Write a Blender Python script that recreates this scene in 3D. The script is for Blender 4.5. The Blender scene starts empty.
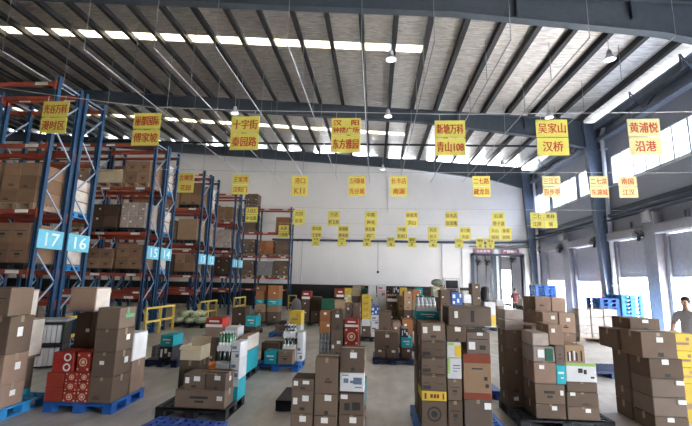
import bpy, bmesh, math, random
from math import radians, sin, cos, pi
from mathutils import Vector, Matrix
random.seed(7)
SC = bpy.context.scene
COL = SC.collection

# ---------------------------------------------------------------- camera, sky, sun, exposure
cam_d = bpy.data.cameras.new('camera')
cam = bpy.data.objects.new('camera', cam_d); COL.objects.link(cam)
cam_d.sensor_width = 36.0; cam_d.sensor_fit = 'HORIZONTAL'
cam_d.lens = 36.0 * 400.0 / 692.0
cam_d.clip_start = .05; cam_d.clip_end = 300
cam.matrix_world = (Matrix.Translation((0, 0, 2.0)) @ Matrix.Rotation(radians(4.3), 4, 'Z')
                    @ Matrix.Rotation(radians(99.6), 4, 'X') @ Matrix.Rotation(radians(1.2), 4, 'Z'))
SC.camera = cam

world = bpy.data.worlds.new('sky'); SC.world = world; world.use_nodes = True
bg = world.node_tree.nodes['Background']
bg.inputs['Color'].default_value = (.86, .93, 1.0, 1)
bg.inputs['Strength'].default_value = 8.0

sun_d = bpy.data.lights.new('sun', 'SUN'); sun_d.energy = 16.0; sun_d.angle = radians(2); sun_d.color = (1, .94, .84)
sun = bpy.data.objects.new('sun', sun_d); COL.objects.link(sun)
sun.rotation_euler = Vector((-.04, -.42, -.9)).to_track_quat('-Z', 'Y').to_euler()

SC.view_settings.view_transform = 'Standard'
SC.view_settings.look = 'None'
SC.view_settings.gamma = 1.0
SC.view_settings.use_curve_mapping = False
SC.view_settings.exposure = 2.6
SC.cycles.max_bounces = 10
SC.cycles.diffuse_bounces = 6
SC.cycles.transparent_max_bounces = 12
SC.cycles.sample_clamp_indirect = 12.0

def portal(name, loc, rot, sx, sy):
    d = bpy.data.lights.new(name, 'AREA'); d.shape = 'RECTANGLE'; d.size = sx; d.size_y = sy
    d.cycles.is_portal = True
    o = bpy.data.objects.new(name, d); COL.objects.link(o); o.location = loc; o.rotation_euler = rot
    return o

# ---------------------------------------------------------------- materials
MATS = {}
def nodes_of(name):
    m = bpy.data.materials.new(name); m.use_nodes = True
    nt = m.node_tree; b = nt.nodes['Principled BSDF']
    return m, nt, b
def mat(name, col, rough=.6, metal=0., var=.12, scale=6., bump=0., bscale=40., spec=.5, objvar=0., coat=0., trans=None, emit=None):
    if name in MATS: return MATS[name]
    m, nt, b = nodes_of(name)
    N = nt.nodes.new; L = nt.links.new
    tc = N('ShaderNodeTexCoord'); no = N('ShaderNodeTexNoise'); no.inputs['Scale'].default_value = scale; no.inputs['Detail'].default_value = 5
    L(tc.outputs['Object'], no.inputs['Vector'])
    mr = N('ShaderNodeMapRange'); mr.inputs['From Min'].default_value = .25; mr.inputs['From Max'].default_value = .75
    mr.inputs['To Min'].default_value = 1 - var; mr.inputs['To Max'].default_value = 1 + var
    L(no.outputs['Fac'], mr.inputs['Value'])
    val = mr.outputs['Result']
    if objvar:
        oi = N('ShaderNodeObjectInfo'); m2 = N('ShaderNodeMapRange'); m2.inputs['To Min'].default_value = 1 - objvar; m2.inputs['To Max'].default_value = 1 + objvar
        L(oi.outputs['Random'], m2.inputs['Value'])
        mm = N('ShaderNodeMath'); mm.operation = 'MULTIPLY'; L(val, mm.inputs[0]); L(m2.outputs['Result'], mm.inputs[1]); val = mm.outputs[0]
    vm = N('ShaderNodeVectorMath'); vm.operation = 'SCALE'; vm.inputs[0].default_value = col; L(val, vm.inputs['Scale'])
    L(vm.outputs['Vector'], b.inputs['Base Color'])
    b.inputs['Roughness'].default_value = rough; b.inputs['Metallic'].default_value = metal
    b.inputs['Specular IOR Level'].default_value = spec
    if coat: b.inputs['Coat Weight'].default_value = coat; b.inputs['Coat Roughness'].default_value = .25
    if bump:
        n2 = N('ShaderNodeTexNoise'); n2.inputs['Scale'].default_value = bscale; n2.inputs['Detail'].default_value = 4
        L(tc.outputs['Object'], n2.inputs['Vector'])
        bp = N('ShaderNodeBump'); bp.inputs['Strength'].default_value = bump; bp.inputs['Distance'].default_value = .02
        L(n2.outputs['Fac'], bp.inputs['Height']); L(bp.outputs['Normal'], b.inputs['Normal'])
    if emit:
        b.inputs['Emission Color'].default_value = (*emit[0], 1); b.inputs['Emission Strength'].default_value = emit[1]
    MATS[name] = m
    return m

def cardboard(name, col, objvar=.22, rough=.85):
    return mat(name, col, rough=rough, var=.10, scale=3.5, bump=.12, bscale=25, spec=.25, objvar=objvar)

def floor_mat():
    m, nt, b = nodes_of('polished_concrete'); N = nt.nodes.new; L = nt.links.new
    tc = N('ShaderNodeTexCoord')
    n1 = N('ShaderNodeTexNoise'); n1.inputs['Scale'].default_value = .35; n1.inputs['Detail'].default_value = 7; n1.inputs['Roughness'].default_value = .62
    n2 = N('ShaderNodeTexNoise'); n2.inputs['Scale'].default_value = 5; n2.inputs['Detail'].default_value = 6
    mp = N('ShaderNodeMapping'); mp.inputs['Scale'].default_value = (1, .35, 1)
    L(tc.outputs['Object'], n1.inputs['Vector']); L(tc.outputs['Object'], mp.inputs['Vector']); L(mp.outputs['Vector'], n2.inputs['Vector'])
    r = N('ShaderNodeValToRGB'); r.color_ramp.elements[0].position = .36; r.color_ramp.elements[1].position = .66
    r.color_ramp.elements[0].color = (.29, .25, .215, 1); r.color_ramp.elements[1].color = (.70, .655, .60, 1)
    mx = N('ShaderNodeMix'); mx.data_type = 'FLOAT'; mx.inputs[0].default_value = .35
    L(n1.outputs['Fac'], mx.inputs[2]); L(n2.outputs['Fac'], mx.inputs[3]); L(mx.outputs[0], r.inputs['Fac'])
    L(r.outputs['Color'], b.inputs['Base Color'])
    rr = N('ShaderNodeMapRange'); rr.inputs['To Min'].default_value = .22; rr.inputs['To Max'].default_value = .45
    L(n2.outputs['Fac'], rr.inputs['Value']); L(rr.outputs['Result'], b.inputs['Roughness'])
    b.inputs['Specular IOR Level'].default_value = .6
    bp = N('ShaderNodeBump'); bp.inputs['Strength'].default_value = .06; L(n2.outputs['Fac'], bp.inputs['Height']); L(bp.outputs['Normal'], b.inputs['Normal'])
    return m

def foil_mat():
    m, nt, b = nodes_of('silver_insulation_foil'); N = nt.nodes.new; L = nt.links.new
    tc = N('ShaderNodeTexCoord')
    mp = N('ShaderNodeMapping'); mp.inputs['Scale'].default_value = (1.6, 8, 1); mp.inputs['Rotation'].default_value = (0, 0, .18); L(tc.outputs['Object'], mp.inputs['Vector'])
    n1 = N('ShaderNodeTexNoise'); n1.inputs['Scale'].default_value = 1.5; n1.inputs['Detail'].default_value = 5; n1.inputs['Distortion'].default_value = .8
    L(mp.outputs['Vector'], n1.inputs['Vector'])
    r = N('ShaderNodeValToRGB'); r.color_ramp.elements[0].position = .3; r.color_ramp.elements[1].position = .7
    r.color_ramp.elements[0].color = (.50, .465, .43, 1); r.color_ramp.elements[1].color = (.92, .88, .84, 1)
    L(n1.outputs['Fac'], r.inputs['Fac']); L(r.outputs['Color'], b.inputs['Base Color'])
    b.inputs['Metallic'].default_value = .75; b.inputs['Roughness'].default_value = .36
    bp = N('ShaderNodeBump'); bp.inputs['Strength'].default_value = .9; bp.inputs['Distance'].default_value = .06
    L(n1.outputs['Fac'], bp.inputs['Height']); L(bp.outputs['Normal'], b.inputs['Normal'])
    return m

def pane_mat(name, col, trans):
    # frosted daylight sheet: part clear, part translucent
    m = bpy.data.materials.new(name); m.use_nodes = True; nt = m.node_tree; nt.nodes.clear(); N = nt.nodes.new; L = nt.links.new
    out = N('ShaderNodeOutputMaterial'); t = N('ShaderNodeBsdfTransparent'); tr = N('ShaderNodeBsdfTranslucent'); mx = N('ShaderNodeMixShader')
    no = N('ShaderNodeTexNoise'); no.inputs['Scale'].default_value = 2.
    mr = N('ShaderNodeMapRange'); mr.inputs['To Min'].default_value = trans - .1; mr.inputs['To Max'].default_value = trans + .1
    L(no.outputs['Fac'], mr.inputs['Value']); L(mr.outputs['Result'], mx.inputs['Fac'])
    t.inputs['Color'].default_value = (*col, 1); tr.inputs['Color'].default_value = (*col, 1)
    L(t.outputs[0], mx.inputs[1]); L(tr.outputs[0], mx.inputs[2]); L(mx.outputs[0], out.inputs['Surface'])
    return m

M_FLOOR = floor_mat(); M_FOIL = foil_mat()
M_WALL = mat('white_painted_panel', (.84, .82, .83), .6, var=.04, scale=.8)
M_WALLR = mat('sky_tinted_white_wall', (.46, .49, .59), .6, var=.05, scale=.8)  # white wall with its sky-lit shade put into the base colour
M_DADO = mat('black_dado_paint', (.015, .015, .018), .55)
M_STEEL = mat('dark_blue_grey_steel', (.072, .09, .112), .45, spec=.4)
M_PURLIN = mat('purlin_steel', (.025, .025, .028), .5, spec=.4)
M_EAVE = mat('haze_tinted_eave_steel', (.21, .25, .34), .5)  # column colour lightened to carry the blue haze of this corner
M_COLUMN = mat('blue_grey_column_paint', (.13, .17, .25), .45)
M_PIPE = mat('light_grey_pipe', (.55, .55, .57), .4)
M_ROD = mat('thin_grey_service_pipe', (.30, .30, .32), .4)
M_WHITE = mat('white_enamel', (.78, .79, .82), .4)
M_PILLAR = mat('grey_painted_door_surround', (.36, .36, .41), .5)
M_SHUT = mat('grey_shutter_slat', (.44, .44, .50), .5)
M_DARKPIPE = mat('dark_blue_pipe', (.05, .07, .11), .4)
M_BLUE = mat('rack_blue_paint', (.012, .055, .13), .4)
M_BRACE = mat('galvanised_brace', (.30, .38, .50), .4, metal=.2)
M_ORANGE = mat('rack_orange_beam', (.36, .065, .035), .5, var=.2)
M_TAG = mat('white_paper_label', (.80, .79, .76), .7, var=.04)
M_SIGNB = mat('light_blue_sign', (.16, .52, .68), .5, var=.05)
M_SIGNTXT = mat('pale_sign_lettering', (.75, .90, .95), .5)
M_YEL = mat('yellow_sign_board', (.74, .66, .13), .55, var=.04)
M_YELP = mat('pale_yellow_sign_board', (.70, .64, .30), .55, var=.04)
M_RED = mat('red_sign_lettering', (.50, .06, .02), .6)
M_BROWNTXT = mat('brown_sign_lettering', (.20, .08, .02), .6)
M_GUARD = mat('yellow_guard_paint', (.80, .58, .12), .45)
M_BLACK = mat('black_plastic', (.018, .019, .022), .5)
M_BLACKM = mat('black_rubber', (.012, .012, .012), .6)
PALM = {'blue': mat('blue_pallet_plastic', (.02, .12, .42), .45, spec=.4), 'lblue': mat('bright_blue_pallet_plastic', (.03, .26, .58), .45),
        'navy': mat('navy_pallet_plastic', (.012, .035, .11), .45), 'black': M_BLACK, 'wood': mat('pallet_wood', (.36, .25, .16), .8, var=.25, scale=9),
        'mid': mat('royal_blue_pallet_plastic', (.018, .06, .30), .4)}
C = dict(
 br=cardboard('brown_cardboard', (.152, .106, .076)), rk=cardboard('warm_brown_cardboard', (.25, .15, .09)), dk=cardboard('dark_brown_cardboard', (.075, .045, .03)), tan=cardboard('tan_cardboard', (.34, .22, .135)),
 pink=cardboard('pinkish_pale_cardboard', (.30, .20, .145)), cream=cardboard('cream_cardboard', (.60, .50, .34)), gr=cardboard('grey_brown_cardboard', (.16, .12, .095)),
 orng=cardboard('orange_brown_cardboard', (.33, .135, .055)), redk=cardboard('red_brown_cardboard', (.22, .055, .03)),
 red=cardboard('red_printed_card', (.34, .028, .018), .12, .6), redp=cardboard('plain_red_card', (.26, .035, .02), .12, .7), wht=cardboard('white_printed_card', (.66, .65, .64), .1, .6),
 teal=cardboard('teal_printed_card', (.02, .36, .42), .12, .55), yel=cardboard('yellow_printed_card', (.60, .42, .05), .12, .6), green=cardboard('dark_green_card', (.02, .10, .06), .1, .6),
 blue=cardboard('blue_printed_pack', (.05, .12, .38), .15, .5), pat=cardboard('charcoal_printed_pack', (.05, .05, .055), .15, .5), ink=mat('black_print_ink', (.03, .025, .025), .7), grey=cardboard('grey_tray_card', (.25, .25, .26), .1))
M_FILM = mat('stretch_wrapped_cardboard', (.38, .31, .265), .28, var=.25, scale=5, bump=.5, bscale=14, spec=.7, objvar=.12)
M_TAPE = mat('brown_packing_tape', (.30, .205, .13), .3)
M_GTAPE = mat('green_packing_tape', (.10, .34, .17), .35)
M_GOLD = mat('cream_red_print', (.70, .52, .36), .5)
M_GINK = mat('grey_blue_print', (.12, .16, .26), .6)
M_YINK = mat('yellow_print', (.75, .50, .05), .5)
M_LGREEN = mat('leaf_green_print', (.30, .48, .10), .5)
M_GLASSG = mat('green_bottle_glass', (.02, .16, .06), .15, spec=.8)
M_GLASSD = mat('dark_bottle_glass', (.03, .035, .03), .15, spec=.8)
M_GLASSW = mat('white_bottle_plastic', (.70, .72, .74), .25)
M_SKIN = mat('skin', (.45, .26, .18), .55); M_HAIR = mat('black_hair', (.012, .010, .010), .6)

# ---------------------------------------------------------------- mesh helpers
class MB:
    def __init__(s): s.bm = bmesh.new()
    def box(s, x0, x1, y0, y1, z0, z1, bev=0., M=None):
        ps = [(x, y, z) for z in (z0, z1) for y in (y0, y1) for x in (x0, x1)]
        if M is not None: ps = [M @ Vector(p) for p in ps]
        v = [s.bm.verts.new(p) for p in ps]
        fs = [s.bm.faces.new([v[i] for i in f]) for f in ((0, 2, 3, 1), (4, 5, 7, 6), (0, 1, 5, 4), (1, 3, 7, 5), (3, 2, 6, 7), (2, 0, 4, 6))]
        if bev:
            es = {e for f in fs for e in f.edges}
            bmesh.ops.bevel(s.bm, geom=list(es), offset=bev, segments=1, affect='EDGES')
        return s
    def cyl(s, p0, p1, r0, r1=None, n=10, caps=True):
        r1 = r0 if r1 is None else r1
        p0 = Vector(p0); p1 = Vector(p1); d = (p1 - p0).normalized()
        a = d.orthogonal().normalized(); b = d.cross(a)
        A = [s.bm.verts.new(p0 + (a * cos(2*pi*i/n) + b * sin(2*pi*i/n)) * r0) for i in range(n)]
        B = [s.bm.verts.new(p1 + (a * cos(2*pi*i/n) + b * sin(2*pi*i/n)) * r1) for i in range(n)]
        for i in range(n):
            j = (i + 1) % n; s.bm.faces.new((A[i], A[j], B[j], B[i]))
        if caps: s.bm.faces.new(A[::-1]); s.bm.faces.new(B)
        return s
    def bar(s, p0, p1, w, t, up=(0, 0, 1)):
        p0 = Vector(p0); p1 = Vector(p1); d = p1 - p0; L = d.length; d.normalize()
        u = Vector(up); x = d.cross(u)
        if x.length < 1e-4: x = d.cross(Vector((1, 0, 0)))
        x.normalize(); y = x.cross(d).normalized()
        M = Matrix(((x.x, d.x, y.x, p0.x), (x.y, d.y, y.y, p0.y), (x.z, d.z, y.z, p0.z), (0, 0, 0, 1)))
        return s.box(-w/2, w/2, 0, L, -t/2, t/2, M=M)
    def lathe(s, prof, n=12, c=(0, 0, 0)):
        rings = []
        for r, z in prof:
            rings.append([s.bm.verts.new((c[0] + r*cos(2*pi*i/n), c[1] + r*sin(2*pi*i/n), c[2] + z)) for i in range(n)])
        for A, B in zip(rings, rings[1:]):
            for i in range(n):
                j = (i + 1) % n; s.bm.faces.new((A[i], A[j], B[j], B[i]))
        s.bm.faces.new(rings[0][::-1]); s.bm.faces.new(rings[-1])
        return s
    def ell(s, c, r, seg=12, rings=8, M=None):
        M2 = Matrix.Translation(c) @ Matrix.Diagonal((r[0], r[1], r[2], 1))
        if M is not None: M2 = M @ M2
        bmesh.ops.create_uvsphere(s.bm, u_segments=seg, v_segments=rings, radius=1, matrix=M2); return s
    def mesh(s, name, smooth=False):
        me = bpy.data.meshes.new(name); bmesh.ops.recalc_face_normals(s.bm, faces=s.bm.faces[:])
        s.bm.to_mesh(me); s.bm.free()
        if smooth:
            for p in me.polygons: p.use_smooth = True
        return me

def obj(name, mb, m, parent=None, loc=None, rot=None, smooth=False):
    me = mb.mesh(name, smooth) if isinstance(mb, MB) else mb
    if m is not None and not me.materials: me.materials.append(m)
    o = bpy.data.objects.new(name, me); COL.objects.link(o)
    if parent is not None: o.parent = parent
    if loc is not None: o.location = loc
    if rot is not None: o.rotation_euler = rot
    return o
def tag(o, label=None, cat=None, group=None, kind=None):
    if label: o['label'] = label
    if cat: o['category'] = cat
    if group: o['group'] = group
    if kind: o['kind'] = kind
    return o
def thing(name, label, cat, loc=(0, 0, 0), rz=0., group=None):
    o = bpy.data.objects.new(name, None); COL.objects.link(o); o.location = loc; o.rotation_euler = (0, 0, rz)
    o.empty_display_size = .1
    return tag(o, label, cat, group)
def struct(name, mb, m, parent=None, label=None):
    o = obj(name, mb, m, parent)
    if parent is None: o['kind'] = 'structure'
    if label: o['label'] = label
    return o
def copy_tree(o, parent=None):
    c = o.copy(); COL.objects.link(c); c.parent = parent
    for ch in o.children: copy_tree(ch, c)
    return c

TXT = {}
def text_mesh(body, w, h):
    key = (body, round(w, 3), round(h, 3))
    if key in TXT: return TXT[key]
    cu = bpy.data.curves.new('lettering', 'FONT'); cu.body = body; cu.resolution_u = 2; cu.align_x = 'CENTER'; cu.offset = .004
    o = bpy.data.objects.new('lettering_source', cu); COL.objects.link(o)
    dg = bpy.context.evaluated_depsgraph_get(); me = bpy.data.meshes.new_from_object(o.evaluated_get(dg))
    bpy.data.objects.remove(o)
    me.name = 'lettering'; me.materials.clear()
    xs = [v.co.x for v in me.vertices] or [0]; ys = [v.co.y for v in me.vertices] or [0]
    cx = (min(xs) + max(xs)) / 2; cy = (min(ys) + max(ys)) / 2
    sx = w / max(1e-3, max(xs) - min(xs)); sy = h / max(1e-3, max(ys) - min(ys))
    # stands in the xz plane, facing -y; three shifted passes make the strokes bold
    V = [((v.co.x - cx) * sx, (v.co.y - cy) * sy) for v in me.vertices]; F = [list(p.vertices) for p in me.polygons]; n = len(V)
    vs, fs = [], []
    for k, (dx, dz) in enumerate(((0, 0), (.0055, .002), (-.0055, -.002))):
        vs += [(x + dx, -.0003 * k, z + dz) for x, z in V]; fs += [[i + n*k for i in f] for f in F]
    out = bpy.data.meshes.new('lettering'); out.from_pydata(vs, [], fs)
    TXT[key] = out
    return out

# ================================================================ THE HALL
YB, XR, XL, YF = 30.7, 12.0, -32.0, -8.0
def roof_z(x): return 11.62 - .075 * x          # underside of the roof deck sits .25 above
STRIPS = [(5.4, 5.95), (15.45, 16.0), (25.45, 26.0)]

fl = MB(); fl.box(XL, XR + .25, YF, YB + .25, -.2, 0); struct('floor', fl, M_FLOOR)

# wall with rectangular openings: cells of a grid that are not inside an opening
def wall_grid(mb, a0, a1, z0, z1, ops, put):
    A = sorted({a0, a1, *[v for o in ops for v in o[:2]]}); Z = sorted({z0, z1, *[v for o in ops for v in o[2:]]})
    for p, q in zip(A, A[1:]):
        for r, s in zip(Z, Z[1:]):
            if any(o[0] <= p and q <= o[1] and o[2] <= r and s <= o[3] for o in ops): continue
            put(mb, p, q, r, s)
BAYS = [(-6.8, -4.4), (-3.6, -1.2), (1.2, 3.6), (4.6, 7.0), (8.4, 10.8), (14.85, 17.25), (18.45, 20.7), (22.4, 24.9), (26.5, 28.95)]
SHUT_Z = [3.9, 3.9, 3.9, 3.9, 3.9, 2.46, 2.48, 2.3, 2.35]
WINS = [(-6.5, 2.6, 'n'), (3.6, 11.4, 'n'), (13.0, 20.65, 'n'), (22.65, 23.95, 'n'), (24.25, 27.6, 'n'), (28.0, 30.2, 'n')]
ops = [(a, b, 0, 4.2) for a, b in BAYS] + [(a, b, 7.05, 8.55) for a, b, _ in WINS]
w = MB(); wall_grid(w, YF, YB + .25, 0, 10.9, ops, lambda mb, p, q, r, s: mb.box(XR, XR + .25, p, q, r, s)); struct('wall_right', w, M_WALLR)
# back wall with the loading door, top follows the roof
w = MB(); wall_grid(w, 4.0, XR, 0, 10.7, [(7.35, 10.85, 0, 4.05)], lambda mb, p, q, r, s: mb.box(p, q, YB, YB + .25, r, s))
wall_grid(w, XL, 4.0, 0, 11.3, [], lambda mb, p, q, r, s: mb.box(p, q, YB, YB + .25, r, s))
for k in range(12):
    x0 = XL + 3 * k; w.box(x0, x0 + 3, YB, YB + .25, 11.3, roof_z(x0 + 3) + .3)
struct('wall_back', w, M_WALL)
w = MB(); w.box(XL, 7.2, YB - .03, YB, 0, 1.67); struct('baseboard_back', w, M_DADO)
w = MB(); w.box(XL - .25, XL, YF, YB + .25, 0, 14.2); struct('wall_left', w, mat('grey_left_wall', (.22, .21, .20), .7))
w = MB(); wall_grid(w, XL, XR, 0, 11.4, [], lambda mb, p, q, r, s: mb.box(p, q, YF - .25, YF, r, s))
for k in range(14):
    x0 = XL + 3 * k; w.box(x0, x0 + 3, YF - .25, YF, 11.3, roof_z(x0 + 3) + .3)
struct('wall_front', w, mat('grey_front_wall', (.16, .16, .17), .7))

# roof: foil-faced deck with translucent daylight strips between the purlins
roof = MB()
def roof_slab(mb, x0, x1, y0, y1, lift=.25, t=.06):
    z0, z1 = roof_z(x0) + lift, roof_z(x1) + lift
    vs = [mb.bm.verts.new(p) for p in ((x0, y0, z0), (x1, y0, z1), (x1, y1, z1), (x0, y1, z0), (x0, y0, z0 + t), (x1, y0, z1 + t), (x1, y1, z1 + t), (x0, y1, z0 + t))]
    for f in ((0, 1, 2, 3), (7, 6, 5, 4), (0, 4, 5, 1), (1, 5, 6, 2), (2, 6, 7, 3), (3, 7, 4, 0)): mb.bm.faces.new([vs[i] for i in f])
ys = [YF - .3] + [v for s in STRIPS for v in s] + [YB + .3]
for i, (a, b) in enumerate(zip(ys, ys[1:])):
    if i % 2 == 0: roof_slab(roof, XL - .3, 2.0, a, b)
roof_slab(roof, 2.0, XR + .4, YF - .3, YB + .3)
ceiling = struct('ceiling', roof, M_FOIL)
M_STRIP = pane_mat('translucent_roof_sheet', (.30, .28, .23), .6)
for a, b in STRIPS:
    s = MB(); roof_slab(s, XL, 2.0, a, b, .26, .004); obj('skylight_strip', s, M_STRIP, ceiling)
px = [-.62 + 1.29 * k for k in range(-24, 10)]
pm = MB(); pm.box(-.07, .07, YF, YB, -.03, .25); pm.box(.07, .12, YF, YB, -.03, -.01); pm = pm.mesh('purlin')
pm.materials.append(M_PURLIN)
for x in px: obj('roof_purlin', pm, None, ceiling, (x, 0, roof_z(x) + .02))
# portal rafters with haunch towards the right column
RY = [-6.0, 3.0, 12.1, 21.25, 30.4]
for y in RY:
    r = MB()
    xs = [XL, -12, 2.5, 8.9, 11.1]
    dep = [.72, .72, .72, 1.15, 1.6]
    for k in range(4):
        x0, x1 = xs[k], xs[k+1]
        for (hw, za, zb) in ((.012, 0, 1), (.15, .0, .03), (.15, .97, 1.0)):
            t0, t1 = roof_z(x0) - .01, roof_z(x1) - .01
            def zz(t, d, f): return t - d * (1 - f)
            a0, b0 = zz(t0, dep[k], za), zz(t0, dep[k], zb); a1, b1 = zz(t1, dep[k+1], za), zz(t1, dep[k+1], zb)
            vs = [r.bm.verts.new(p) for p in ((x0, y-hw, a0), (x1, y-hw, a1), (x1, y+hw, a1), (x0, y+hw, a0), (x0, y-hw, b0), (x1, y-hw, b1), (x1, y+hw, b1), (x0, y+hw, b0))]
            for f in ((3, 2, 1, 0), (4, 5, 6, 7), (0, 1, 5, 4), (1, 2, 6, 5), (2, 3, 7, 6), (3, 0, 4, 7)): r.bm.faces.new([vs[i] for i in f])
    for x in (-24, -18, -12, -6, 0, 4.5, 8.0): r.box(x-.01, x+.01, y-.14, y+.14, roof_z(x)-.7, roof_z(x)-.03)
    obj('rafter_beam', r, M_STEEL, ceiling)
    c = MB()                                                            # tapered column at the right wall
    def col_piece(xb0, xb1, xt0, xt1, hw):
        vs = [c.bm.verts.new(p) for p in ((xb0, y-hw, 0), (xb1, y-hw, 0), (xb1, y+hw, 0), (xb0, y+hw, 0), (xt0, y-hw, 10.6), (xt1, y-hw, 10.6), (xt1, y+hw, 10.6), (xt0, y+hw, 10.6))]
        for f in ((3, 2, 1, 0), (4, 5, 6, 7), (0, 1, 5, 4), (1, 2, 6, 5), (2, 3, 7, 6), (3, 0, 4, 7)): c.bm.faces.new([vs[i] for i in f])
    col_piece(11.55, 11.60, 11.0, 11.05, .17); col_piece(11.59, 11.97, 11.04, 11.97, .015); col_piece(11.95, 11.99, 11.95, 11.99, .17)
    tag(obj('steel_column', c, M_COLUMN), kind='structure')
    d = MB(); d.cyl((11.80, y - .32, 0), (11.80, y - .32, 9.9), .10, n=12); d.cyl((11.80, y-.32, 9.8), (11.93, y-.32, 10.2), .10, n=12)
    for z in (2, 4.5, 7, 9): d.box(11.69, 12.0, y-.44, y-.20, z, z+.05)
    tag(obj('downpipe', d, M_WHITE), 'white rain downpipe beside the right wall column', kind='structure')
# eave beam and knee braces along the right wall
e = MB(); e.box(11.6, 11.98, YF, YB, 9.5, 9.7); e.box(11.6, 11.98, YF, YB, 10.2, 10.5); struct('trim_1', e, M_EAVE)
e = MB()
for y in (5, 8, 14.5, 17.5, 24, 27.5):
    e.bar((11.2, y, 10.55), (11.75, y, 9.75), .05, .05); e.bar((11.95, y - .5, 10.2), (11.75, y, 9.7), .05, .05); e.bar((11.2, y, 10.55), (11.2, y, 9.9), .05, .05)
struct('trim_2', e, M_EAVE)
e = MB(); e.cyl((11.8, YF, 5.5), (11.8, YB, 5.5), .10); e.cyl((11.72, YF, 5.25), (11.72, YB, 5.25), .05); e.box(11.9, 12, YF, YB, 5.6, 5.85); struct('trim_3', e, M_DARKPIPE)
e = MB(); e.cyl((-8, YB-.12, 5.05), (11.4, YB-.12, 5.0), .085); e.cyl((7.0, YB-.1, 4.72), (11.4, YB-.1, 4.72), .04)
for x in (-6, -2, 2, 6, 10): e.box(x-.03, x+.03, YB-.2, YB, 4.9, 5.0)
struct('trim_4', e, M_DARKPIPE)
e = MB(); e.cyl((XL, 22.6, roof_z(-10) - 1.9), (11.2, 22.6, 9.75), .06); struct('trim_5', e, M_PURLIN)
e = MB()
for x, z0, z1 in ((.94, 7.3, 10.2), (-5.65, 1.7, 4.95), (6.48, 1.7, 5.0), (5.0, 1.7, 4.95)): e.cyl((x, YB-.05, z0), (x, YB-.05, z1), .03, n=6)
struct('trim_6', e, M_PIPE)

# windows: frame, mullions, pane
M_GLASS = pane_mat('dimmed_window_pane', (.40, .43, .48), .3)  # pane tint darkened to cut the daylight it lets through
for k, (a, b, _) in enumerate(WINS):
    f = MB()
    f.box(XR-.03, XR+.2, a, b, 7.05, 7.12); f.box(XR-.03, XR+.2, a, b, 8.48, 8.55); f.box(XR-.03, XR+.2, a, a+.07, 7.05, 8.55); f.box(XR-.03, XR+.2, b-.07, b, 7.05, 8.55)
    n = max(1, round((b - a) / .85))
    for j in range(1, n): y = a + (b-a)*j/n; f.box(XR-.02, XR+.13, y-.045, y+.045, 7.1, 8.5)
    f.box(XR-.06, XR, a-.05, b+.05, 6.98, 7.05)
    wo = struct('window_%d' % (k+1), f, M_WHITE)
    p = MB(); p.box(XR+.08, XR+.085, a+.07, b-.07, 7.12, 8.48); obj('window_pane', p, M_GLASS, wo)
    portal('window_daylight', (XR+.28, (a+b)/2, 7.8), (0, radians(90), 0), 1.5, b - a)
# dock doors: roller shutters partly lowered, guide rails, roller box
for k, ((a, b), zs) in enumerate(zip(BAYS, SHUT_Z)):
    f = MB(); f.box(XR-.10, XR+.02, a-.16, a, 0, 4.3); f.box(XR-.10, XR+.02, b, b+.16, 0, 4.3)
    d = struct('door_%d' % (k+1), f, M_PILLAR)
    s = MB(); n = int((4.25 - zs) / .09)
    for j in range(n): s.box(XR+.02, XR+.05 + (.02 if j % 2 else 0), a, b, zs + j*.09, zs + j*.09 + .088)
    s.box(XR, XR+.08, a, b, zs-.06, zs)
    obj('roller_shutter', s, M_SHUT, d)
    r = MB(); r.box(XR-.42, XR, a-.25, b+.25, 4.2, 4.62, bev=.04); obj('roller_box', r, M_PILLAR, d)
    portal('door_daylight', (XR+.28, (a+b)/2, zs/2), (0, radians(90), 0), zs, b - a)
# box pillars between the doors, junction boxes, vents
p = MB(); p.box(11.6, 12, 17.45, 18.2, 0, 5.1); struct('trim_7', p, M_PILLAR)
p = MB(); p.box(11.75, 12, 25.3, 26.1, 0, 5.1); struct('trim_8', p, M_PILLAR)
for y, lab in ((17.85, 'grey junction box above the white pillar between the doors'), (25.7, 'grey junction box high between the two far dock doors')):
    j = MB(); j.box(11.5, 11.62 if y < 20 else 11.76, y-.3, y+.3, 4.75, 5.2, bev=.02); tag(obj('junction_box', j, M_PILLAR), lab, 'electrical box')
for y, z, lab in ((19.46, 4.85, 'oval dark vent above the middle dock door'), (16.12, 4.85, 'oval dark vent above the dock door at right edge')):
    v = thing('wall_vent', lab, 'vent', (11.99, y, z))
    m1 = MB(); m1.lathe([(.17, 0), (.17, .04), (.13, .05)], 20); o = obj('vent_ring', m1, M_SHUT, v, rot=(0, radians(-90), 0)); o.scale = (1.25, .8, 1)
    m1 = MB(); m1.lathe([(.125, 0), (.125, .052)], 20); o = obj('vent_mesh', m1, M_DARKPIPE, v, rot=(0, radians(-90), 0)); o.scale = (1.25, .8, 1)

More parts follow.
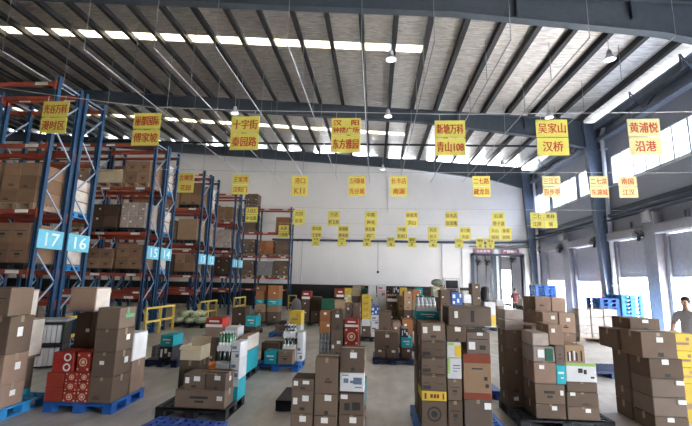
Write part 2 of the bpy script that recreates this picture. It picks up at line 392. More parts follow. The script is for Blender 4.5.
# beyond the back door: the neighbouring dock room
an = MB(); an.box(3.5, 16, YB+.25, 44, -.2, 0); struct('floor_dock', an, mat('pale_dock_floor', (.42, .41, .40), .6))
an = MB(); wall_grid(an, 3.5, 16, 0, 6, [(10.9, 11.75, 0, 3.2), (7.0, 7.5, 0, 3.0)], lambda mb, p, q, r, s: mb.box(p, q, 36.0, 36.2, r, s))
an.box(12.25, 16, YB, YB+.25, 0, 6); an.box(3.3, 3.5, YB+.25, 44, 0, 6); an.box(16, 16.2, YB+.25, 44, 0, 6); struct('wall_dock', an, mat('grey_dock_wall', (.40, .40, .43), .7))
an = MB(); an.box(3.3, 16.2, YB+.25, 36.3, 6, 6.2); struct('ceiling_dock', an, M_WALL)
portal('dock_daylight', (11.3, 36.3, 1.6), (radians(-90), 0, 0), .85, 3.2)
f = MB(); f.box(7.15, 7.35, YB-.12, YB+.3, 0, 4.2); f.box(10.85, 11.0, YB-.12, YB+.3, 0, 4.2); f.box(7.15, 11.0, YB-.12, YB+.3, 4.05, 4.2)
dd = struct('door_10', f, M_DARKPIPE)
s = MB(); s.box(8.98, 9.14, YB-.05, YB+.2, 0, 4.05); obj('door_post', s, M_WHITE, dd)
s = MB(); s.box(8.7, 8.96, YB-.02, YB+.22, 0, 4.05); s.box(9.16, 9.35, YB-.02, YB+.22, 0, 4.05); obj('door_leaf_edge', s, M_STEEL, dd)

# outside the right doors
g = MB(); g.box(XR+.25, 60, -30, 60, -.2, 0); struct('ground', g, mat('bright_concrete_yard', (.55, .54, .52), .8))
g = MB(); g.box(34, 34.5, -20, 50, 0, 4.5); struct('wall_yard', g, mat('yard_wall_paint', (.62, .60, .60), .8))
b = thing('vertical_banner', 'red and white upright banner seen outside the far dock door', 'banner', (17.0, 34.0, 0))
q = MB(); q.cyl((0, 0, 0), (0, 0, 3.6), .04); q.box(-.3, .3, -.3, .3, 0, .06); obj('pole', q, M_PIPE, b)
q = MB(); q.box(.04, 1.1, -.01, .01, .6, 3.5); obj('cloth', q, mat('banner_red', (.55, .05, .05), .7), b)

# ================================================================ PALLET RACKING
LEV = [1.33, 2.10, 3.55, 5.20, 6.85]; RH = 7.0; BW = 2.3; RD = .85
def post_mesh():
    m = MB(); m.box(-.05, .05, -.012, .012, 0, RH); m.box(-.05, -.035, -.05, .05, 0, RH); m.box(.035, .05, -.05, .05, 0, RH); m.box(-.08, .08, -.08, .08, 0, .012)
    me = m.mesh('post'); me.materials.append(M_BLUE); return me
def brace_mesh():
    m = MB(); z = .25; k = 0
    m.bar((0, .05, .18), (0, RD-.05, .18), .04, .03)
    while z < RH - .9:
        a, b = (.05, RD-.05) if k % 2 else (RD-.05, .05)
        m.bar((0, a, z), (0, b, z + .78), .04, .025, (1, 0, 0)); z += .78; k += 1
    m.bar((0, .05, RH-.15), (0, RD-.05, RH-.15), .04, .03)
    me = m.mesh('brace'); me.materials.append(M_BRACE); return me
def beam_mesh():
    m = MB(); m.box(.05, BW-.05, -.03, .03, -.11, 0, bev=.006); m.box(.03, .06, -.045, .045, -.2, .04); m.box(BW-.06, BW-.03, -.045, .045, -.2, .04)
    me = m.mesh('beam'); me.materials.append(M_ORANGE); return me
P_ME, B_ME, BM_ME = post_mesh(), brace_mesh(), beam_mesh()
tg = MB(); tg.box(-.17, .17, -.006, 0, -.04, .04); TAG_ME = tg.mesh('shelf_tag'); TAG_ME.materials.append(M_TAG)
def rack(y0, xr, bays, label, sign=None):
    r = thing('pallet_rack', label, 'rack', (xr, y0, 0), group='pallet racks along the left')
    for k in range(bays + 1):
        f = obj('upright_frame', B_ME, None, r, (-BW*k, 0, 0))
        for yy in (.05, RD-.05): obj('post', P_ME, None, f, (0, yy, 0))
    for k in range(bays):
        for z in LEV:
            for j, yy in enumerate((.03, RD-.03)):
                bo = obj('beam', BM_ME, None, r, (-BW*(k+1), yy, z))
                if j == 0: obj('shelf_tag', TAG_ME, None, bo, (BW-.42, -.032, -.055)); obj('shelf_tag', TAG_ME, None, bo, (.55, -.032, -.055))
    if sign:
        s = MB(); s.box(0, .012, .03, RD-.03, 2.62, 3.08, bev=.003)
        so = obj('row_sign', s, M_SIGNB, r, (.06, 0, 0))
        t = obj('lettering', text_mesh(sign, .44, .32).copy(), M_SIGNTXT, so, (.018, RD*.55, 2.85), (0, 0, radians(90)))
    return r
RACKS = [(8.92, '17', 2), (9.88, '16', 2), (13.58, '15', 3), (14.50, '14', 3), (17.79, '13', 3), (18.80, '12', 3), (22.20, '11', 3), (23.15, '10', 3)]
for k, (y, sg, n) in enumerate(RACKS):
    rack(y, -8.1, n, 'tall blue and orange pallet rack with end sign %s, %s' % (sg, ['nearest at far left', 'second from the front', 'third from the front', 'fourth from the front', 'fifth from the front', 'sixth from the front', 'seventh from the front', 'eighth from the front'][k]), sg)
rack(27.05, -5.85, 4, 'rearmost blue and orange pallet rack along the white back wall, reaching furthest right')
# yellow end guards
gm = MB()
for y in (0, .95, 1.9): gm.box(-.04, .04, y, y+.07, 0, .95)
gm.box(-.035, .035, 0, 1.97, .88, .95); gm.box(-.035, .035, 0, 1.97, .42, .49); gm.box(-.1, .1, -.05, .12, 0, .012); gm.box(-.1, .1, 1.85, 2.02, 0, .012)
gm = gm.mesh('rack_guard'); gm.materials.append(M_GUARD)
for y, w_ in ((8.87, 'at the foot of the nearest rack, behind the cropped stack'), (13.5, 'at the rack end behind the red carton pallet'), (17.75, 'at the rack end beside the greens'), (22.2, 'at the rack end behind the far teal pallet')):
    tag(obj('rack_guard', gm, None, None, (-7.8, y, 0)), 'yellow steel guard rail ' + w_, 'guard rail', 'yellow rack guards')
gm2 = MB()
for x in (0, .5): gm2.box(x, x+.06, -.04, .04, 0, 1.0)
gm2.box(0, .56, -.035, .035, .93, 1.0); gm2.box(0, .56, -.035, .035, .45, .52)
tag(obj('rack_guard', gm2, M_GUARD, None, (-5.7, 26.6, 0)), 'small yellow guard at the right end of the rearmost rack', 'guard rail', 'yellow rack guards')

# ================================================================ PALLETS
def plastic_pallet(w, d, key):
    h = .15; m = MB()
    n = 9
    for i in range(n): x = i * (w - .06) / (n-1); m.box(x, x+.06, 0, d, h-.028, h)
    for j in range(n): y = j * (d - .05) / (n-1); m.box(0.001, w-.001, y, y+.05, h-.022, h-.004)
    m.box(0, w, 0, .03, h-.05, h-.001); m.box(0, w, d-.03, d, h-.05, h-.001)
    deck = m.mesh('deck'); deck.materials.append(PALM[key])
    f = MB()
    for x in (0, w/2-.07, w-.14):
        for y in (0, d/2-.07, d-.14): f.box(x, x+.14, y, y+.14, .02, h-.03, bev=.006)
        f.box(x, x+.14, 0, d, 0, .022)
    feet = f.mesh('runner'); feet.materials.append(PALM[key])
    return deck, feet
def wood_pallet(w, d):
    m = MB(); n = 7
    for i in range(n): y = i * (d - .1) / (n-1); m.box(0, w, y, y+.1, .128, .15)
    deck = m.mesh('deck'); deck.materials.append(PALM['wood'])
    f = MB()
    for x in (0, w/2-.05, w-.1): f.box(x, x+.1, 0, d, .022, .128); f.box(x, x+.1, 0, d, 0, .02)
    feet = f.mesh('runner'); feet.materials.append(PALM['wood'])
    return deck, feet
PC = {}
def pallet(loc, rz, w, d, key, label, group=None):
    kk = (round(w, 2), round(d, 2), key)
    if kk not in PC: PC[kk] = wood_pallet(*kk[:2]) if key == 'wood' else plastic_pallet(*kk)
    p = thing('pallet', label, 'pallet', loc, rz, group)
    obj('deck', PC[kk][0], None, p); obj('runner', PC[kk][1], None, p)
    return p

# ================================================================ CARTONS
BOXC = {}
def box_mesh(w, d, h, bev=.006):
    k = (round(w, 3), round(d, 3), round(h, 3), bev)
    m = MB(); m.box(0, w, 0, d, 0, h, bev=min(bev, h*.1)); return m.mesh('carton')
def decal(parent, name, m, w, h, fx0, fx1, fz0, fz1, t=.003, y=0.):
    q = MB(); q.box(w*fx0, w*fx1, y-t, y, h*fz0, h*fz1); return obj(name, q, m, parent)
def bars(parent, name, m, w, h, rects):
    q = MB()
    for a, b, c, d in rects: q.box(w*a, w*b, -.003, 0, h*c, h*d)
    return obj(name, q, m, parent)
def side_decal(parent, name, m, w, d, h, fy0, fy1, fz0, fz1):
    q = MB(); q.box(w, w+.003, d*fy0, d*fy1, h*fz0, h*fz1); return obj(name, q, m, parent)
def tape(o, w, d, h, m=None):
    q = MB(); q.box(-.002, w+.002, d/2-.028, d/2+.028, h, h+.002); q.box(w, w+.002, d/2-.028, d/2+.028, h-.09, h+.002); q.box(-.002, 0, d/2-.028, d/2+.028, h-.09, h+.002)
    obj('tape', q, m or M_TAPE, o)
def ring(mb, cx, cz, r0, r1, n=20):
    bm = mb.bm
    A = [bm.verts.new((cx + r0*cos(2*pi*i/n), -.004, cz + r0*sin(2*pi*i/n))) for i in range(n)]
    B = [bm.verts.new((cx + r1*cos(2*pi*i/n), -.004, cz + r1*sin(2*pi*i/n))) for i in range(n)]
    for i in range(n): j = (i+1) % n; bm.faces.new((A[i], A[j], B[j], B[i]))
R_ = random.Random(3)
STY = {
 'rbr': ('rk', 'cardboard_box', 'warm brown carton'), 'rbrp': ('rk', 'cardboard_box', 'warm brown printed carton'),  # material, name, words
 'br': ('br', 'cardboard_box', 'brown carton'), 'brt': ('br', 'cardboard_box', 'brown taped carton'), 'brl': ('br', 'cardboard_box', 'brown carton with white label'),
 'brl2': ('br', 'cardboard_box', 'brown carton with two white labels'), 'brp': ('br', 'cardboard_box', 'brown carton with dark printing'), 'brlp': ('br', 'cardboard_box', 'brown carton with label and dark blots'),
 'brb': ('br', 'cardboard_box', 'brown carton with black corner print'), 'brtxt': ('br', 'cardboard_box', 'wide brown carton with text bars'), 'brem': ('br', 'cardboard_box', 'brown carton with round emblem'),
 'brgt': ('br', 'cardboard_box', 'brown carton with green tape'), 'brband': ('tan', 'cardboard_box', 'tall tan carton with red-brown bands'), 'dk': ('dk', 'cardboard_box', 'dark brown carton'),
 'tan': ('tan', 'cardboard_box', 'light tan carton'), 'pinkl': ('pink', 'cardboard_box', 'pale pinkish carton'), 'cream': ('cream', 'open_box', 'cream opened carton'), 'orng': ('orng', 'cardboard_box', 'orange-brown carton'),
 'grl': ('gr', 'cardboard_box', 'grey-brown carton with corner label'), 'grl2': ('gr', 'cardboard_box', 'grey-brown carton with labels'), 'grp': ('gr', 'cardboard_box', 'grey-brown printed carton'), 'greyc': ('grey', 'drinks_tray', 'grey cardboard drinks tray'),
 'red': ('red', 'gift_box', 'red gift box with round emblem'), 'redp': ('redp', 'gift_box', 'plain red gift box end'), 'redring': ('red', 'gift_box', 'red gift box with white ring'), 'redw': ('red', 'goods_box', 'red and white goods box'),
 'wht': ('wht', 'goods_box', 'white goods box'), 'whtb': ('wht', 'goods_box', 'white box with grey-blue print'), 'whtg': ('wht', 'goods_box', 'white box with green printed edge'), 'whtgt': ('wht', 'goods_box', 'white box with green top'), 'prn': ('wht', 'goods_box', 'white printed appliance box'),
 'teal': ('teal', 'goods_box', 'teal goods box'), 'tealw': ('teal', 'goods_box', 'teal and white box'), 'yel': ('yel', 'goods_box', 'yellow goods box'), 'yelw': ('wht', 'goods_box', 'white and yellow box'), 'yelm': ('yel', 'goods_box', 'yellow box with dark print'),
 'green': ('green', 'goods_box', 'dark green crate box'), 'blue': ('blue', 'goods_box', 'blue printed pack'), 'pat': ('pat', 'goods_box', 'charcoal patterned pack'), 'patb': ('tan', 'goods_box', 'brown box with bottle pictures'), 'pinkp': ('wht', 'goods_box', 'white box with pink pattern'),
 'cans': ('grey', 'drinks_pack', 'pack of dark cans'), 'cansb': ('grey', 'drinks_pack', 'pack of black and white cans'), 'palelit': ('pink', 'cardboard_box', 'pale carton with lit-cream side'), 'wraps': ('film', 'wrapped_carton', 'film-wrapped pale carton'),
 'filmg': ('film', 'wrapped_carton', 'wrapped carton with green pack'), 'filmw': ('film', 'wrapped_carton', 'film-wrapped flat carton'), 'filmbx': ('gr', 'wrapped_carton', 'grey film-wrapped carton with white label'), 'slab': ('gr', 'wrapped_carton', 'large flat film-wrapped carton'), 'opn': ('br', 'open_box', 'small opened brown carton with labels'),
}
def carton(loc, rz, w, d, h, st, label, group, detail=2):
    mk, nm, _ = STY[st]
    m = M_FILM if mk == 'film' else C[mk]
    open_top = nm == 'open_box'
    if open_top:
        q = MB(); t = .008
        q.box(0, w, 0, d, 0, t); q.box(0, w, 0, t, t, h); q.box(0, w, d-t, d, t, h); q.box(0, t, t, d-t, t, h); q.box(w-t, w, t, d-t, t, h)
        o = obj(nm, q, m)
        f = MB(); f.bar((w/2, 0, h), (w/2, -.06, h-.05), w, .006); obj('flap', f, C['cream'] if mk == 'cream' else m, o)
        f = MB(); f.bar((w/2, d, h), (w/2, d+.02, h+.10), w, .006); obj('flap', f, C['cream'] if mk == 'cream' else m, o)
    elif nm == 'drinks_pack':
        q = MB(); q.box(0, w, 0, d, 0, h*.12); q.box(.003, w-.003, .003, d-.003, h*.12, h*.14); o = obj(nm, q, m)
    elif nm == 'wrapped_carton':
        o = obj(nm, box_mesh(w, d, h, .012), m)
    else: o = obj(nm, box_mesh(w, d, h), m)
    o.location = loc; o.rotation_euler = (0, 0, rz); tag(o, label, 'box' if nm != 'drinks_pack' else 'drinks', group)
    if detail == 0: return o
    jx = R_.uniform(-.08, .08); jz = R_.uniform(-.06, .06)
    if st in ('brt', 'brl', 'br', 'pinkl', 'grl', 'brb', 'palelit') and detail > 1: tape(o, w, d, h)
    if st in ('br', 'brt', 'pinkl', 'tan', 'orng', 'dk', 'wraps') and R_.random() < .6:
        fx = R_.uniform(.1, .7); fz = R_.uniform(.35, .75); decal(o, 'shipping_label', M_TAG, w, h, fx, fx + min(.25, .07/w), fz, min(.97, fz + min(.3, .055/h)), t=.014 if st == 'wraps' else .003)
    if st in ('br', 'brt', 'pinkl', 'rbr', 'tan', 'orng') and R_.random() < .55:
        fx = R_.uniform(.15, .5); fz = R_.uniform(.1, .3); bars(o, 'printed_mark', C['dk'], w, h, [(fx, fx+.3, fz, fz+.07), (fx+.05, fx+.22, fz+.1, fz+.14)])
    if st in ('br', 'brt', 'pinkl', 'brl', 'brp', 'brb', 'grl') and detail > 1: decal(o, 'tape_seam', M_TAPE, w, h, .5-.02/w, .5+.02/w, .86, 1., t=.002)
    if detail > 1 and st in ('br', 'brt', 'pinkl', 'brl') and R_.random() < .6:
        fy = R_.uniform(.15, .6); side_decal(o, 'shipping_label', M_TAG, w, d, h, fy, fy+.22, .45, .7)
    if st == 'brgt': tape(o, w, d, h, M_GTAPE); side_decal(o, 'green_tape', M_GTAPE, w, d, h, .35, .9, .5, .68)
    if st == 'brl': decal(o, 'shipping_label', M_TAG, w, h, .38+jx, .38+jx+min(.3, .09/w), .66+jz, .66+jz+min(.26, .07/h)); bars(o, 'printed_mark', C['ink'], w, h, [(.45, .6, .08, .22), (.42, .63, .06, .075)]) if detail > 1 else None
    if st == 'brl2': decal(o, 'shipping_label', M_TAG, w, h, .5, .5+min(.3, .1/w), .55, .55+min(.3, .07/h)); decal(o, 'shipping_label', M_TAG, w, h, .08, .08+min(.2, .06/w), .4, .4+min(.4, .08/h)); bars(o, 'printed_mark', C['ink'], w, h, [(.4, .62, .15, .28)])
    if st in ('brp', 'rbrp'): bars(o, 'printed_mark', C['ink'], w, h, [(.15, .85, .60, .63), (.35, .65, .38, .5), (.4, .6, .28, .31)])
    if st == 'brlp': decal(o, 'shipping_label', M_TAG, w, h, .05, .33, .74, .95); bars(o, 'printed_mark', C['ink'], w, h, [(.2, .42, .2, .55), (.52, .85, .22, .6)])
    if st == 'brb': bars(o, 'printed_mark', C['ink'], w, h, [(.06, .38, .10, .32), (.1, .9, .90, .94), (.65, .9, .42, .46), (.08, .3, .45, .49)])
    if st == 'brtxt': bars(o, 'printed_mark', C['ink'], w, h, [(.30, .66, .52, .66), (.40, .58, .30, .42)]); decal(o, 'shipping_label', M_TAG, w, h, .84, .95, .45, .7); tape(o, w, d, h)
    if st in ('brem', 'red'):
        q = MB(); r = min(w, h) * .3; ring(q, w*.5, h*.5, r*.75, r); ring(q, w*.5, h*.5, 0.001, r*.45)
        if st == 'red':
            for cx, cz in ((.12, .15), (.88, .15), (.12, .85), (.88, .85)): ring(q, w*cx, h*cz, .001, r*.28, 10)
        obj('round_emblem', q, M_GOLD if st == 'red' else C['ink'], o)
    if st == 'redring':
        q = MB(); r = min(w, h)*.42; ring(q, w*.72, h*.5, r*.6, r, 24); obj('round_emblem', q, M_TAG, o)
    if st == 'redw': decal(o, 'white_panel', M_TAG, w, h, .0, 1., 0., .3); bars(o, 'printed_mark', M_TAG, w, h, [(.2, .8, .55, .75)])
    if st == 'brband': decal(o, 'printed_band', C['redk'], w, h, 0, 1, 0, .14); decal(o, 'printed_band', C['redk'], w, h, 0, 1, .80, 1); bars(o, 'printed_mark', C['ink'], w, h, [(.3, .7, .66, .69), (.74, .86, .42, .5), (.78, .9, .26, .34)])
    if st in ('grl', 'filmbx'): decal(o, 'shipping_label', M_TAG, w, h, .72, .96, .68, .9, t=.016 if st == 'filmbx' else .003)
    if st == 'grl2': decal(o, 'shipping_label', M_TAG, w, h, .08, .36, .2, .55); decal(o, 'shipping_label', M_TAG, w, h, .45, .7, .85, .99); bars(o, 'printed_mark', C['ink'], w, h, [(.1, .9, .66, .7), (.55, .8, .2, .4)])
    if st == 'grp': bars(o, 'printed_mark', C['ink'], w, h, [(.4, .6, .5, .56), (.3, .7, .3, .34)])
    if st == 'whtb' or st == 'pinkp': bars(o, 'printed_mark', M_GINK if st == 'whtb' else mat('pink_print', (.55, .16, .30), .6), w, h, [(.12, .6, .62, .78), (.12, .85, .45, .5), (.5, .88, .15, .34)])
    if st == 'prn': bars(o, 'printed_mark', M_GINK, w, h, [(.15, .35, .5, .72), (.42, .62, .5, .62), (.55, .9, .45, .78), (.62, .9, .28, .33), (.08, .35, .85, .9)]); decal(o, 'dark_base_band', C['ink'], w, h, 0, 1, 0, .1)
    if st == 'whtg': decal(o, 'green_panel', M_LGREEN, w, h, 0, .16, .25, 1); bars(o, 'printed_mark', M_GINK, w, h, [(.4, .9, .62, .68), (.4, .9, .5, .54), (.4, .7, .36, .4)])
    if st == 'whtgt': decal(o, 'green_panel', M_LGREEN, w, h, 0, 1, .84, 1); bars(o, 'printed_mark', C['ink'], w, h, [(.4, .55, .48, .72), (.58, .68, .42, .66), (.8, .92, .2, .3)])
    if st == 'yelw': decal(o, 'yellow_panel', M_YINK, w, h, .55, 1, .1, .8); bars(o, 'printed_mark', M_LGREEN, w, h, [(.08, .5, .8, .95)])
    if st == 'yelm': bars(o, 'printed_mark', C['redk'], w, h, [(.35, .45, .3, .7), (.48, .58, .3, .7), (.61, .7, .3, .7), (.12, .2, .2, .8), (.84, .9, .2, .8)])
    if st == 'yel': bars(o, 'printed_mark', C['tan'], w, h, [(.2, .7, .35, .5), (.6, .72, .6, .8)])
    if st in ('teal', 'tealw'): bars(o, 'printed_mark', M_TAG, w, h, [(.2, .8, .55, .66), (.45, .75, .3, .38)] if st == 'teal' else [(0, 1, .7, 1)])
    if st == 'pat': bars(o, 'printed_mark', M_TAG, w, h, [(.1, .25, .2, .8), (.4, .6, .5, .85), (.7, .9, .25, .6)])
    if st == 'patb':
        bars(o, 'printed_mark', C['ink'], w, h, [(.12, .2, .1, .62), (.3, .38, .1, .7), (.55, .62, .1, .6), (.78, .86, .1, .7)]); bars(o, 'printed_label', M_TAG, w, h, [(.2, .28, .1, .6), (.44, .5, .15, .7)])
    if st == 'blue': bars(o, 'printed_mark', M_TAG, w, h, [(.1, .35, .55, .85), (.5, .7, .2, .5), (.75, .9, .6, .9), (.1, .3, .1, .3)])
    if st == 'palelit': side_decal(o, 'lit_side_sheet', mat('lit_side_cream', (.66, .58, .50), .3, var=.2), w, d, h, .05, .95, .06, .95)  # cream film sheet; door light on right sides put into its colour
    if st == 'filmg': decal(o, 'green_pack', C['green'], w, h, .55, .9, .1, .9, t=.014); decal(o, 'white_pack', M_TAG, w, h, .2, .5, .3, .8, t=.014)
    if st == 'slab': bars(o, 'printed_mark', C['ink'], w, h, [(.52, .60, .2, .8)]); decal(o, 'shipping_label', M_TAG, w, h, .14, .22, .4, .75, t=.014)
    if st == 'wraps' and detail > 1: decal(o, 'shipping_label', M_TAG, w, h, .3, .6, .5, .75, t=.014)
    if st == 'opn': decal(o, 'shipping_label', M_TAG, w, h, .1, .3, .1, .8); decal(o, 'shipping_label', M_TAG, w, h, .5, .8, .35, .8)
    if nm == 'drinks_pack':
        n, k = max(2, round(w/.075)), max(2, min(4, round(d/.09))); r = min(w/n, d/k)/2*.95
        can = MB(); can.lathe([(r*.9, 0), (r, h*.05), (r, h*.78), (r*.8, h*.86)], 10); can = can.mesh('can', True); can.materials.append(M_GLASSD if st == 'cans' else mat('black_white_can', (.16, .16, .17), .3, var=.9, scale=22))
        for i in range(n):
            for j in range(k): obj('can', can, None, o, (w*(i+.5)/n, d*(j+.5)/k, h*.14))
    return o

